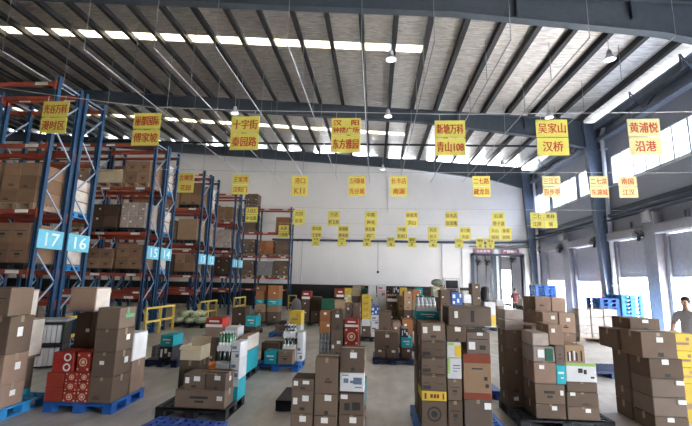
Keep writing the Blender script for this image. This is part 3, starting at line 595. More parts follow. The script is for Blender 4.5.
STACKS = [
 ('red carton pallet', 'boxes on the red carton pallet', -4.82, 5.96, 2, 'blue', -0.053, 1.043, 0.9, [
  ('left', 'bottom', -0.053, 0, 0.15, 0.265, 0.42, 0.214, 'redp'),
  ('left', 'top', -0.053, 0, 0.368, 0.265, 0.42, 0.186, 'redp'),
  ('centre left', 'bottom', 0.23, 0, 0.15, 0.199, 0.42, 0.151, 'red'),
  ('centre left', 'second', 0.23, 0, 0.305, 0.199, 0.42, 0.129, 'red'),
  ('centre left', 'top', 0.23, 0, 0.438, 0.199, 0.42, 0.123, 'red'),
  ('centre', 'bottom', 0.441, 0, 0.15, 0.161, 0.42, 0.157, 'red'),
  ('centre', 'second', 0.441, 0, 0.311, 0.161, 0.42, 0.129, 'red'),
  ('centre', 'top', 0.441, 0, 0.444, 0.161, 0.42, 0.122, 'red'),
  ('upper left', 'bottom', -0.009, 0.02, 0.565, 0.316, 0.38, 0.138, 'redring'),
  ('upper left', 'top', -0.009, 0.02, 0.707, 0.316, 0.38, 0.139, 'redring'),
  ('upper centre', '', 0.365, 0.02, 0.57, 0.2, 0.36, 0.285, 'red'),
  ('right', 'bottom', 0.612, 0, 0.15, 0.347, 0.44, 0.361, 'br'),
  ('right', 'second', 0.612, 0, 0.515, 0.347, 0.44, 0.351, 'brt'),
  ('right', 'third', 0.612, 0, 0.87, 0.347, 0.44, 0.33, 'brt'),
  ('right', 'top', 0.612, 0, 1.204, 0.347, 0.44, 0.313, 'brgt'),
  ('back right', 'bottom', 0.664, 0.47, 0.15, 0.301, 0.4, 0.5, 'pinkl'),
  ('back right', 'top', 0.664, 0.47, 0.654, 0.301, 0.4, 0.43, 'whtb'),
  ('back left', 'bottom', -0.042, 0.47, 0.15, 0.254, 0.4, 0.296, 'dk'),
  ('back left', 'second', -0.042, 0.47, 0.45, 0.254, 0.4, 0.364, 'dk'),
  ('back left', 'top', -0.042, 0.47, 0.818, 0.254, 0.4, 0.568, 'dk'),
  ('back centre', 'bottom', 0.217, 0.47, 0.15, 0.245, 0.4, 0.733, 'br'),
  ('back centre', 'top', 0.217, 0.47, 0.887, 0.245, 0.4, 0.514, 'brt'),
  ('back top', '', -0.198, 0.47, 1.405, 0.433, 0.4, 0.397, 'palelit'),
 ]),
 ('cropped stack at left edge', 'boxes in the cropped stack at left edge', -6.12, 5.5, 0, 'lblue', 0, 1.0, 0.9, [
  ('front right', 'bottom', 0.663, 0, 0.15, 0.301, 0.4, 0.304, 'pinkl'),
  ('front right', 'second', 0.663, 0, 0.458, 0.301, 0.4, 0.404, 'pinkl'),
  ('front right', 'third', 0.663, 0, 0.866, 0.301, 0.4, 0.529, 'br'),
  ('front right', 'top', 0.514, 0, 1.399, 0.39, 0.4, 0.403, 'brp'),
  ('back right', 'bottom', 0.395, 0.43, 0.15, 0.308, 0.4, 0.078, 'teal'),
  ('back right', 'second', 0.395, 0.43, 0.232, 0.308, 0.4, 0.477, 'brl'),
  ('back right', 'third', 0.395, 0.43, 0.713, 0.397, 0.4, 0.609, 'palelit'),
  ('back right', 'top', 0.231, 0.43, 1.326, 0.387, 0.4, 0.433, 'palelit'),
 ]),
 ('black pallet of opened cartons', 'boxes on the black pallet of opened cartons', -3.14, 5.94, 0, 'black', 0, 1.036, 0.84, [
  ('front lower', '', 0.261, 0.03, 0.15, 0.74, 0.36, 0.243, 'brtxt'),
  ('front upper left', '', 0.371, 0.03, 0.397, 0.306, 0.34, 0.218, 'brl2'),
  ('front upper right', '', 0.7, 0.03, 0.397, 0.296, 0.34, 0.23, 'brl'),
  ('back left', 'bottom', 0.103, 0.42, 0.15, 0.327, 0.36, 0.572, 'br'),
  ('back left', 'top', 0.103, 0.42, 0.726, 0.327, 0.36, 0.213, 'cream'),
  ('back right', 'bottom', 0.685, 0.42, 0.15, 0.212, 0.38, 0.34, 'dk'),
  ('back right', 'second', 0.685, 0.42, 0.494, 0.212, 0.38, 0.202, 'greyc'),
  ('back right', 'top', 0.685, 0.42, 0.7, 0.212, 0.38, 0.174, 'cans'),
  ('back edge', 'bottom', 0.915, 0.42, 0.15, 0.141, 0.38, 0.303, 'tealw'),
  ('back edge', 'second', 0.915, 0.42, 0.457, 0.141, 0.38, 0.289, 'whtb'),
  ('back edge', 'top', 0.915, 0.42, 0.75, 0.141, 0.38, 0.264, 'whtb'),
 ]),
 ('bottle pallet in the middle lane', 'boxes on the bottle pallet in the middle lane', -2.7, 9.1, 0, 'blue', 0, 1.035, 0.92, [
  ('front left', '', 0.259, 0.04, 0.15, 0.273, 0.34, 0.27, 'teal'),
  ('front right', '', 0.563, 0.04, 0.15, 0.328, 0.34, 0.27, 'brp'),
  ('back left', '', 0.079, 0.42, 0.15, 0.427, 0.34, 0.393, 'dk'),
  ('back right', '', 0.576, 0.42, 0.15, 0.319, 0.34, 0.24, 'wht'),
  ('right edge', 'bottom', 0.912, 0.42, 0.15, 0.143, 0.4, 0.381, 'whtb'),
  ('right edge', 'top', 0.912, 0.42, 0.535, 0.143, 0.4, 0.264, 'wht'),
 ]),
 ('fruit pallet behind the opened cartons', 'boxes on the fruit pallet', -3.75, 8.1, 0, 'black', 0, 1.203, 0.9, [
  ('left', 'bottom', 0.085, 0.3, 0.15, 0.394, 0.4, 0.353, 'brt'),
  ('left', 'second', 0.085, 0.3, 0.507, 0.394, 0.4, 0.276, 'brp'),
  ('left', 'third', 0.23, 0.3, 0.787, 0.355, 0.4, 0.2, 'pinkl'),
  ('left', 'top', 0.23, 0.3, 0.991, 0.355, 0.4, 0.179, 'redw'),
  ('right', 'bottom', 0.644, 0.3, 0.15, 0.275, 0.4, 0.35, 'br'),
  ('right', 'second', 0.644, 0.3, 0.504, 0.275, 0.4, 0.273, 'pinkl'),
  ('right', 'top', 0.644, 0.3, 0.781, 0.275, 0.4, 0.216, 'wht'),
  ('right end', 'bottom', 1.07, 0.0, 0.15, 0.153, 0.85, 0.412, 'teal'),
  ('right end', 'top', 1.07, 0.0, 0.566, 0.153, 0.85, 0.301, 'palelit'),
 ]),
 ('pallet with the yellow carton', 'boxes on the pallet with the yellow carton', -3.7, 14.3, 0, 'blue', 0, 1.15, 0.9, [
  ('left', '', 0.205, 0.05, 0.15, 0.473, 0.6, 0.243, 'brp'),
  ('right', 'bottom', 0.704, 0.05, 0.15, 0.418, 0.6, 0.274, 'wht'),
  ('right', 'top', 0.704, 0.05, 0.428, 0.418, 0.6, 0.475, 'yel'),
 ]),
 ('far teal pallet', 'boxes on the far teal pallet', -5.25, 14.6, 0, 'black', 0, 1.0, 0.9, [
  ('left', 'bottom', 0.059, 0.05, 0.15, 0.491, 0.6, 0.287, 'dk'),
  ('left', 'top', 0.059, 0.05, 0.441, 0.491, 0.6, 0.49, 'dk'),
  ('right', 'bottom', 0.581, 0.05, 0.15, 0.397, 0.6, 0.143, 'brp'),
  ('right', 'top', 0.581, 0.05, 0.297, 0.397, 0.6, 0.364, 'teal'),
 ]),
 ('twin tower pallet by the back rack', 'boxes in the twin towers', -5.15, 17.8, 0, 'black', -0.137, 1.257, 0.9, [
  ('left tower', 'bottom', -0.137, 0.03, 0.15, 0.463, 0.7, 0.403, 'brt'),
  ('left tower', 'second', -0.137, 0.03, 0.557, 0.463, 0.7, 0.341, 'tan'),
  ('left tower', 'third', -0.137, 0.03, 0.902, 0.376, 0.7, 0.212, 'teal'),
  ('left tower', 'fourth', -0.137, 0.03, 1.118, 0.376, 0.7, 0.345, 'orng'),
  ('left tower', 'top', -0.137, 0.03, 1.467, 0.446, 0.7, 0.237, 'orng'),
  ('right tower', 'bottom', 0.401, 0.03, 0.15, 0.505, 0.7, 0.418, 'brt'),
  ('right tower', 'second', 0.401, 0.03, 0.572, 0.505, 0.7, 0.296, 'tan'),
  ('right tower', 'third', 0.401, 0.03, 0.872, 0.505, 0.7, 0.255, 'teal'),
  ('right tower', 'top', 0.401, 0.03, 1.131, 0.505, 0.7, 0.584, 'orng'),
 ]),
 ('pallet with red sack', 'boxes on the pallet with red sack', -3.45, 18.2, 0, 'black', 0, 1.1, 0.9, [
  ('left', 'bottom', 0.16, 0.03, 0.15, 0.376, 0.7, 0.556, 'br'),
  ('left', 'second', 0.16, 0.03, 0.71, 0.376, 0.7, 0.435, 'brt'),
  ('left', 'top', 0.16, 0.03, 1.149, 0.376, 0.7, 0.348, 'redw'),
  ('right', 'bottom', 0.59, 0.03, 0.15, 0.397, 0.7, 0.48, 'brt'),
  ('right', 'top', 0.59, 0.03, 0.634, 0.397, 0.7, 0.631, 'dk'),
 ]),
 ('pallet with green crate', 'boxes on the pallet with green crate', -2.2, 17.6, 0, 'black', -0.108, 1.208, 0.9, [
  ('left', 'bottom', -0.108, 0.03, 0.15, 0.512, 0.7, 0.622, 'dk'),
  ('left', 'top', -0.108, 0.03, 0.776, 0.512, 0.7, 0.419, 'green'),
  ('right', 'bottom', 0.456, 0.03, 0.15, 0.466, 0.7, 0.51, 'brt'),
  ('right', 'top', 0.456, 0.03, 0.664, 0.466, 0.7, 0.501, 'tan'),
 ]),
 ('striped carton pallet behind centre', 'boxes on the striped carton pallet', -1.37, 9.7, 0, 'black', 0, 1.05, 0.95, [
  ('left', 'bottom', 0.061, 0.05, 0.15, 0.252, 0.4, 0.409, 'cansb'),
  ('left', 'second', 0.061, 0.05, 0.563, 0.252, 0.4, 0.201, 'cansb'),
  ('left', 'third', 0.061, 0.05, 0.768, 0.252, 0.4, 0.273, 'orng'),
  ('left', 'top', 0.061, 0.05, 1.045, 0.252, 0.4, 0.227, 'orng'),
  ('middle', 'bottom', 0.341, 0.05, 0.15, 0.287, 0.4, 0.691, 'brl2'),
  ('middle', 'top', 0.341, 0.05, 0.845, 0.287, 0.4, 0.457, 'brl'),
  ('right', 'bottom', 0.663, 0.05, 0.15, 0.32, 0.4, 0.339, 'whtb'),
  ('right', 'second', 0.663, 0.05, 0.493, 0.32, 0.4, 0.427, 'red'),
  ('right', 'top', 0.663, 0.05, 0.924, 0.32, 0.4, 0.18, 'redw'),
  ('back right', 'bottom', 0.622, 0.5, 0.15, 0.177, 0.4, 0.934, 'br'),
  ('back right', 'top', 0.622, 0.5, 1.088, 0.177, 0.4, 0.36, 'brt'),
  ('back right end', 'bottom', 0.819, 0.5, 0.15, 0.189, 0.4, 0.939, 'br'),
  ('back right end', 'top', 0.819, 0.5, 1.093, 0.189, 0.4, 0.347, 'brt'),
 ]),
 ('pallet of yellow trays', 'boxes on the pallet of yellow trays', -0.48, 14.0, 0, 'black', 0, 0.75, 0.8, [
  ('left', 'bottom', 0.04, 0.03, 0.15, 0.296, 0.6, 0.344, 'brt'),
  ('left', 'second', 0.04, 0.03, 0.498, 0.296, 0.6, 0.226, 'wht'),
  ('left', 'third', 0.04, 0.03, 0.728, 0.296, 0.6, 0.229, 'yel'),
  ('left', 'fourth', 0.04, 0.03, 0.961, 0.296, 0.6, 0.196, 'yel'),
  ('left', 'fifth', 0.04, 0.03, 1.161, 0.296, 0.6, 0.196, 'yel'),
  ('left', 'top', 0.04, 0.03, 1.361, 0.296, 0.6, 0.181, 'yel'),
  ('right', 'bottom', 0.36, 0.03, 0.15, 0.262, 0.6, 0.386, 'whtb'),
  ('right', 'second', 0.36, 0.03, 0.54, 0.262, 0.6, 0.325, 'whtb'),
  ('right', 'top', 0.36, 0.03, 0.869, 0.262, 0.6, 0.278, 'blue'),
 ]),
 ('pallet behind the single large carton', 'boxes on the pallet behind the large carton', 0.05, 12.3, 0, 'black', 0, 1.15, 0.9, [
  ('left', 'bottom', 0.069, 0.03, 0.15, 0.374, 0.6, 0.37, 'br'),
  ('left', 'top', 0.069, 0.03, 0.524, 0.374, 0.6, 0.588, 'brt'),
  ('middle', 'bottom', 0.472, 0.03, 0.15, 0.25, 0.6, 0.323, 'brt'),
  ('middle', 'top', 0.472, 0.03, 0.477, 0.25, 0.6, 0.354, 'pinkl'),
  ('right', 'bottom', 0.759, 0.03, 0.15, 0.313, 0.6, 0.333, 'br'),
  ('right', 'top', 0.759, 0.03, 0.487, 0.313, 0.6, 0.411, 'orng'),
 ]),
 ('pallet with large carton in middle lane', 'boxes on the large carton pallet', -0.04, 10.28, 0, 'navy', 0, 1.0, 0.9, [
  ('lower left', '', 0.045, 0.02, 0.15, 0.261, 0.6, 0.199, 'brl'),
  ('lower centre', '', 0.326, 0.02, 0.15, 0.297, 0.6, 0.208, 'brl'),
  ('upper left', '', 0.042, 0.02, 0.362, 0.581, 0.6, 0.402, 'brl'),
  ('right', 'bottom', 0.692, 0.02, 0.15, 0.259, 0.6, 0.262, 'dk'),
  ('right', 'second', 0.692, 0.02, 0.416, 0.259, 0.6, 0.232, 'teal'),
  ('right', 'top', 0.692, 0.02, 0.652, 0.175, 0.6, 0.211, 'pat'),
 ]),
 ('front centre floor stack', 'cartons in the front centre stack', -1.06, 5.55, 0, None, -0.028, 1.028, 0.7, [
  ('left', 'bottom', -0.028, 0, 0.0, 0.287, 0.36, 0.266, 'brl'),
  ('left', 'second', -0.028, 0, 0.27, 0.287, 0.36, 0.283, 'brl2'),
  ('left', 'top', -0.028, 0, 0.557, 0.287, 0.36, 0.146, 'brl2'),
  ('middle', 'bottom', 0.277, 0, 0.0, 0.305, 0.36, 0.254, 'brl'),
  ('middle', 'second', 0.277, 0, 0.258, 0.305, 0.36, 0.27, 'brl'),
  ('middle', 'top', 0.277, 0, 0.532, 0.305, 0.36, 0.45, 'brt'),
  ('right', 'bottom', 0.608, 0, 0.0, 0.321, 0.36, 0.282, 'brl'),
  ('right', 'second', 0.608, 0, 0.286, 0.321, 0.36, 0.255, 'brlp'),
  ('right', 'third', 0.608, 0, 0.545, 0.321, 0.36, 0.257, 'prn'),
  ('right', 'top', 0.608, 0, 0.806, 0.321, 0.36, 0.288, 'brl'),
  ('back right', 'bottom', 0.676, 0.39, 0.0, 0.27, 0.3, 0.291, 'br'),
  ('back right', 'top', 0.676, 0.39, 0.295, 0.27, 0.3, 0.326, 'teal'),
 ]),
 ('tall stack with leaning slab carton', 'cartons in the tall stack with slab carton', 0.55, 5.66, 0, 'blue', 0, 1.18, 0.92, [
  ('left', 'bottom', 0.074, 0, 0.15, 0.325, 0.44, 0.313, 'brem'),
  ('left', 'second', 0.074, 0, 0.467, 0.325, 0.44, 0.119, 'yelm'),
  ('left', 'third', 0.074, 0, 0.59, 0.325, 0.44, 0.209, 'brb'),
  ('left', 'fourth', 0.074, 0, 0.803, 0.325, 0.44, 0.211, 'brb'),
  ('left', 'fifth', 0.074, 0, 1.018, 0.325, 0.44, 0.214, 'brb'),
  ('left', 'top', 0.074, 0, 1.236, 0.325, 0.44, 0.221, 'brl2'),
  ('middle', 'bottom', 0.416, 0, 0.15, 0.184, 0.44, 0.33, 'brp'),
  ('middle', 'second', 0.416, 0, 0.484, 0.184, 0.44, 0.263, 'brp'),
  ('middle', 'third', 0.416, 0, 0.751, 0.184, 0.44, 0.261, 'whtg'),
  ('middle', 'fourth', 0.416, 0, 1.016, 0.184, 0.44, 0.201, 'yelw'),
  ('middle', 'top', 0.416, 0, 1.221, 0.257, 0.44, 0.209, 'brl'),
  ('right', 'bottom', 0.624, 0, 0.15, 0.358, 0.44, 0.354, 'grl'),
  ('right', 'second', 0.624, 0, 0.508, 0.358, 0.44, 0.564, 'brband'),
  ('right', 'top', 0.678, 0, 1.076, 0.304, 0.44, 0.278, 'grl2'),
  ('top right', '', 0.442, 0.0, 1.434, 0.574, 0.5, 0.252, 'slab'),
  ('back left', 'bottom', 0.062, 0.46, 0.15, 0.328, 0.4, 0.198, 'br'),
  ('back left', 'second', 0.062, 0.46, 0.352, 0.328, 0.4, 0.539, 'br'),
  ('back left', 'third', 0.062, 0.46, 0.895, 0.328, 0.4, 0.565, 'br'),
  ('back left', 'top', 0.062, 0.46, 1.464, 0.328, 0.4, 0.118, 'teal'),
 ]),
 ('mixed stack right of centre', 'boxes in the mixed stack right of centre', 2.28, 6.2, 0, 'black', -0.227, 1.277, 1.0, [
  ('left', 'bottom', -0.001, 0, 0.15, 0.407, 0.45, 0.193, 'br'),
  ('left', 'second', -0.001, 0, 0.347, 0.407, 0.45, 0.263, 'brtxt'),
  ('left', 'third', -0.001, 0, 0.614, 0.304, 0.45, 0.288, 'pinkl'),
  ('left', 'fourth', -0.001, 0, 0.906, 0.304, 0.45, 0.216, 'filmg'),
  ('left', 'top', -0.001, 0, 1.126, 0.231, 0.45, 0.185, 'filmw'),
  ('left inner', 'bottom', 0.308, 0, 0.614, 0.127, 0.45, 0.257, 'teal'),
  ('left inner', 'second', 0.308, 0, 0.875, 0.127, 0.45, 0.271, 'grp'),
  ('left inner', 'top', 0.235, 0, 1.15, 0.2, 0.45, 0.282, 'pinkl'),
  ('right', 'bottom', 0.427, 0, 0.15, 0.429, 0.45, 0.171, 'br'),
  ('right', 'second', 0.427, 0, 0.325, 0.429, 0.45, 0.194, 'br'),
  ('right', 'third', 0.44, 0, 0.523, 0.416, 0.45, 0.129, 'br'),
  ('right', 'fourth', 0.44, 0, 0.656, 0.416, 0.45, 0.253, 'whtgt'),
  ('right', 'top', 0.44, 0, 0.913, 0.277, 0.45, 0.235, 'patb'),
  ('rear left', 'bottom', -0.227, 0.5, 0.15, 0.29, 0.4, 0.169, 'brt'),
  ('rear left', 'second', -0.227, 0.5, 0.323, 0.29, 0.4, 0.362, 'brt'),
  ('rear left', 'third', -0.227, 0.5, 0.689, 0.29, 0.4, 0.324, 'brt'),
  ('rear left', 'fourth', -0.227, 0.5, 1.017, 0.29, 0.4, 0.261, 'brt'),
  ('rear left', 'fifth', -0.227, 0.5, 1.282, 0.29, 0.4, 0.156, 'filmw'),
  ('rear left', 'top', -0.227, 0.5, 1.442, 0.29, 0.4, 0.157, 'filmw'),
  ('rear centre', 'bottom', 0.089, 0.5, 0.15, 0.252, 0.4, 0.253, 'br'),
  ('rear centre', 'second', 0.089, 0.5, 0.407, 0.252, 0.4, 0.362, 'brt'),
  ('rear centre', 'third', 0.089, 0.5, 0.773, 0.252, 0.4, 0.37, 'pinkl'),
  ('rear centre', 'top', 0.089, 0.5, 1.147, 0.252, 0.4, 0.224, 'pinkl'),
  ('rear right', 'bottom', 0.359, 0.5, 0.15, 0.232, 0.4, 0.263, 'br'),
  ('rear right', 'second', 0.359, 0.5, 0.417, 0.232, 0.4, 0.509, 'br'),
  ('rear right', 'third', 0.359, 0.5, 0.93, 0.232, 0.4, 0.327, 'pinkl'),
  ('rear right', 'top', 0.359, 0.5, 1.261, 0.232, 0.4, 0.309, 'pinkl'),
  ('rear right end', 'bottom', 0.61, 0.5, 0.15, 0.239, 0.4, 0.273, 'br'),
  ('rear right end', 'second', 0.61, 0.5, 0.427, 0.239, 0.4, 0.508, 'br'),
  ('rear right end', 'third', 0.61, 0.5, 0.939, 0.239, 0.4, 0.325, 'pinkl'),
  ('rear right end', 'top', 0.61, 0.5, 1.268, 0.239, 0.4, 0.3, 'pinkl'),
 ]),
 ('pale carton stack behind the mixed stack', 'boxes in the pale carton stack', 3.05, 8.6, 0, 'black', -0.128, 1.328, 0.9, [
  ('left', 'bottom', -0.128, 0, 0.15, 0.427, 0.7, 0.651, 'pinkl'),
  ('left', 'second', -0.128, 0, 0.805, 0.427, 0.7, 0.385, 'pinkl'),
  ('left', 'third', 0.212, 0, 1.194, 0.306, 0.7, 0.298, 'pinkl'),
  ('left', 'top', 0.212, 0, 1.496, 0.306, 0.7, 0.255, 'pinkl'),
  ('right', 'bottom', 0.321, 0, 0.15, 0.43, 0.7, 0.665, 'pinkl'),
  ('right', 'second', 0.523, 0, 0.819, 0.228, 0.7, 0.384, 'pinkl'),
  ('right', 'third', 0.535, 0, 1.207, 0.275, 0.7, 0.273, 'pinkl'),
  ('right', 'top', 0.535, 0, 1.484, 0.275, 0.7, 0.264, 'pinkl'),
 ]),
 ('brown stack at right edge', 'cartons in the brown stack at right edge', 3.78, 6.3, 0, None, 0, 1.3, 1.1, [
  ('front', 'bottom', 0.14, 0, 0.0, 0.455, 0.46, 0.212, 'brl'),
  ('front', 'second', 0.14, 0, 0.216, 0.455, 0.46, 0.252, 'filmbx'),
  ('front', 'third', 0.14, 0, 0.472, 0.455, 0.46, 0.251, 'filmbx'),
  ('front', 'top', 0.14, 0, 0.727, 0.455, 0.46, 0.265, 'brl'),
  ('front top', '', 0.063, 0, 0.996, 0.483, 0.5, 0.355, 'brl'),
  ('left rear', 'bottom', 0.136, 0.5, 0.0, 0.253, 0.4, 0.237, 'br'),
  ('left rear', 'second', 0.136, 0.5, 0.241, 0.253, 0.4, 0.211, 'br'),
  ('left rear', 'top', 0.136, 0.5, 0.456, 0.177, 0.4, 0.559, 'brl'),
  ('left rear inner', '', 0.318, 0.5, 0.456, 0.094, 0.4, 0.565, 'brl'),
  ('rear top', 'bottom', 0.015, 0.52, 1.025, 0.559, 0.5, 0.3, 'brl'),
  ('rear top', 'top', 0.24, 0.52, 1.329, 0.442, 0.5, 0.176, 'brl'),
  ('right', 'bottom', 0.789, 0.48, 0.0, 0.378, 0.45, 0.565, 'yel'),
  ('right', 'second', 0.789, 0.48, 0.569, 0.378, 0.45, 0.228, 'yel'),
  ('right', 'third', 0.789, 0.48, 0.801, 0.378, 0.45, 0.238, 'yel'),
  ('right', 'top', 0.789, 0.48, 1.043, 0.378, 0.45, 0.25, 'yel'),
 ]),
 ('wrapped block on wooden pallet', 'cartons in the wrapped block by the doors', 7.35, 15.5, 0, 'wood', 0, 1.55, 1.1, [
  ('left column', 'bottom', 0.026, 0, 0.15, 0.407, 0.5, 0.167, 'wraps'),
  ('left column', 'second', 0.026, 0, 0.321, 0.407, 0.5, 0.276, 'wraps'),
  ('left column', 'third', 0.026, 0, 0.601, 0.407, 0.5, 0.277, 'wraps'),
  ('left column', 'top', 0.026, 0, 0.882, 0.407, 0.5, 0.279, 'wraps'),
  ('centre column', 'bottom', 0.456, 0, 0.15, 0.426, 0.5, 0.18, 'wraps'),
  ('centre column', 'second', 0.456, 0, 0.334, 0.426, 0.5, 0.275, 'wraps'),
  ('centre column', 'third', 0.456, 0, 0.613, 0.426, 0.5, 0.277, 'wraps'),
  ('centre column', 'top', 0.456, 0, 0.894, 0.426, 0.5, 0.278, 'wraps'),
  ('right column', 'bottom', 0.904, 0, 0.15, 0.459, 0.5, 0.194, 'wraps'),
  ('right column', 'second', 0.904, 0, 0.348, 0.459, 0.5, 0.274, 'wraps'),
  ('right column', 'third', 0.904, 0, 0.626, 0.459, 0.5, 0.276, 'wraps'),
  ('right column', 'top', 0.904, 0, 0.906, 0.459, 0.5, 0.279, 'wraps'),
 ]),
 ('small pallet behind the red cartons', 'boxes on the small pallet behind the red cartons', -5.2, 9.1, 0, 'navy', 0, 0.78, 0.9, [
  ('right', 'bottom', 0.331, 0.05, 0.15, 0.297, 0.5, 0.287, 'pat'),
  ('right', 'top', 0.331, 0.05, 0.441, 0.297, 0.5, 0.247, 'teal'),
  ('left', '', 0.119, 0.05, 0.15, 0.192, 0.5, 0.29, 'cansb'),
 ]),
 ('far pallet of red and yellow goods', 'boxes on the far pallet of red and yellow goods', -1.811, 18.97, 0, 'black', 0, 0.668, 0.8, [
  ('left', 'bottom', 0.021, 0.03, 0.15, 0.341, 0.7, 0.588, 'br'),
  ('left', 'second', 0.021, 0.03, 0.742, 0.341, 0.7, 0.497, 'dk'),
  ('left', 'top', 0.021, 0.03, 1.243, 0.341, 0.7, 0.363, 'redw'),
  ('right', 'bottom', 0.391, 0.03, 0.15, 0.294, 0.7, 0.778, 'dk'),
  ('right', 'second', 0.391, 0.03, 0.932, 0.294, 0.7, 0.406, 'yelw'),
  ('right', 'top', 0.391, 0.03, 1.342, 0.294, 0.7, 0.317, 'yel'),
 ]),
 ('far pallet of cream topped cartons', 'boxes on the far pallet of cream topped cartons', -1.156, 20.17, 0, 'black', 0, 0.756, 0.8, [
  ('left', 'bottom', 0.016, 0.03, 0.15, 0.41, 0.7, 0.576, 'br'),
  ('left', 'second', 0.016, 0.03, 0.73, 0.41, 0.7, 0.527, 'brt'),
  ('left', 'top', 0.016, 0.03, 1.261, 0.41, 0.7, 0.387, 'cream'),
  ('right', 'bottom', 0.48, 0.03, 0.15, 0.287, 0.7, 0.924, 'dk'),
  ('right', 'top', 0.48, 0.03, 1.078, 0.287, 0.7, 0.554, 'green'),
 ]),
 ('far pallet of white and pink packs', 'boxes on the far pallet of white and pink packs', -0.324, 19.17, 0, 'black', 0, 0.923, 0.8, [
  ('left', 'bottom', 0.012, 0.03, 0.15, 0.364, 0.7, 0.613, 'whtb'),
  ('left', 'second', 0.012, 0.03, 0.767, 0.364, 0.7, 0.499, 'whtb'),
  ('left', 'top', 0.012, 0.03, 1.27, 0.364, 0.7, 0.503, 'wht'),
  ('right', 'bottom', 0.43, 0.03, 0.15, 0.409, 0.7, 0.715, 'whtb'),
  ('right', 'second', 0.43, 0.03, 0.869, 0.409, 0.7, 0.384, 'wht'),
  ('right', 'top', 0.43, 0.03, 1.257, 0.409, 0.7, 0.621, 'pinkp'),
 ]),
 ('far pallet of dark crates', 'boxes on the far pallet of dark crates', 0.534, 18.17, 0, 'black', 0, 0.715, 0.8, [
  ('left', 'bottom', 0.007, 0.03, 0.15, 0.429, 0.7, 0.57, 'dk'),
  ('left', 'top', 0.007, 0.03, 0.724, 0.429, 0.7, 0.405, 'dk'),
  ('right', 'bottom', 0.479, 0.03, 0.15, 0.24, 0.7, 0.623, 'br'),
  ('right', 'top', 0.479, 0.03, 0.777, 0.24, 0.7, 0.6, 'tan'),
 ]),
 ('far pallet of tan cartons', 'boxes on the far pallet of tan cartons', 1.21, 17.17, 0, 'black', 0, 0.671, 0.8, [
  ('left', 'bottom', 0.001, 0.03, 0.15, 0.32, 0.7, 0.698, 'dk'),
  ('left', 'second', 0.001, 0.03, 0.852, 0.32, 0.7, 0.403, 'tan'),
  ('left', 'top', 0.001, 0.03, 1.259, 0.32, 0.7, 0.364, 'tan'),
  ('right', 'bottom', 0.35, 0.03, 0.15, 0.319, 0.7, 0.707, 'dk'),
  ('right', 'second', 0.35, 0.03, 0.861, 0.319, 0.7, 0.402, 'tan'),
  ('right', 'top', 0.35, 0.03, 1.267, 0.319, 0.7, 0.426, 'orng'),
 ]),
 ('far pallet of white bags', 'boxes on the far pallet of white bags', 2.024, 18.17, 0, 'black', -0.004, 0.819, 0.8, [
  ('left', 'bottom', -0.004, 0.03, 0.15, 0.251, 0.7, 0.649, 'br'),
  ('left', 'top', -0.004, 0.03, 0.803, 0.251, 0.7, 0.598, 'wht'),
  ('right', 'bottom', 0.299, 0.03, 0.15, 0.509, 0.7, 0.746, 'dk'),
  ('right', 'second', 0.299, 0.03, 0.9, 0.509, 0.7, 0.468, 'brt'),
  ('right', 'top', 0.531, 0.03, 1.372, 0.296, 0.7, 0.41, 'yelw'),
 ]),
 ('far pallet of dark brown cartons', 'boxes on the far pallet of dark brown cartons', 2.733, 17.17, 0, 'black', -0.01, 0.896, 0.8, [
  ('left', 'bottom', -0.01, 0.03, 0.15, 0.397, 0.7, 0.859, 'br'),
  ('left', 'top', -0.01, 0.03, 1.013, 0.397, 0.7, 0.687, 'brt'),
  ('right', 'bottom', 0.437, 0.03, 0.15, 0.436, 0.7, 0.951, 'whtb'),
  ('right', 'top', 0.437, 0.03, 1.105, 0.436, 0.7, 0.503, 'blue'),
 ]),
 ('far pallet of labelled cartons by the door', 'boxes on the far pallet of labelled cartons by the door', 3.883, 18.17, 0, 'black', -0.014, 1.37, 0.8, [
  ('left', 'bottom', -0.014, 0.03, 0.15, 0.333, 0.7, 0.995, 'br'),
  ('left', 'top', -0.014, 0.03, 1.149, 0.333, 0.7, 0.36, 'wht'),
  ('right', 'bottom', 0.368, 0.03, 0.15, 0.332, 0.7, 0.877, 'brt'),
  ('right', 'second', 0.368, 0.03, 1.031, 0.332, 0.7, 0.466, 'brt'),
  ('right', 'top', 0.368, 0.03, 1.501, 0.332, 0.7, 0.491, 'brl'),
  ('end', 'bottom', 0.873, 0.03, 0.15, 0.456, 0.7, 0.638, 'yelw'),
  ('end', 'top', 0.873, 0.03, 0.792, 0.456, 0.7, 0.42, 'wht'),
 ]),
 ('far pallet of small goods near the right doors', 'boxes on the far pallet of small goods near the right doors', 5.961, 20.47, 0, 'black', -0.024, 1.63, 0.8, [
  ('left', 'bottom', -0.024, 0.03, 0.15, 0.372, 0.7, 0.783, 'tan'),
  ('left', 'top', -0.024, 0.03, 0.937, 0.372, 0.7, 0.283, 'wht'),
  ('right', 'bottom', 1.207, 0.03, 0.15, 0.369, 0.7, 0.814, 'pat'),
  ('right', 'top', 1.207, 0.03, 0.968, 0.369, 0.7, 0.329, 'whtb'),
 ]),
 ('rear wall row pallet, first from left', 'boxes on the rear wall row pallet, first from left', -2.456, 24.47, 0, 'black', 0, 1.303, 0.8, [
  ('left', 'bottom', 0.011, 0.03, 0.15, 0.42, 0.7, 0.879, 'dk'),
  ('left', 'top', 0.011, 0.03, 1.033, 0.42, 0.7, 0.49, 'orng'),
  ('middle', 'bottom', 0.468, 0.03, 0.15, 0.421, 0.7, 0.95, 'brt'),
  ('middle', 'top', 0.468, 0.03, 1.104, 0.421, 0.7, 0.452, 'br'),
  ('right', 'bottom', 0.927, 0.03, 0.15, 0.386, 0.7, 0.952, 'redw'),
  ('right', 'top', 0.927, 0.03, 1.106, 0.386, 0.7, 0.457, 'dk'),
 ]),
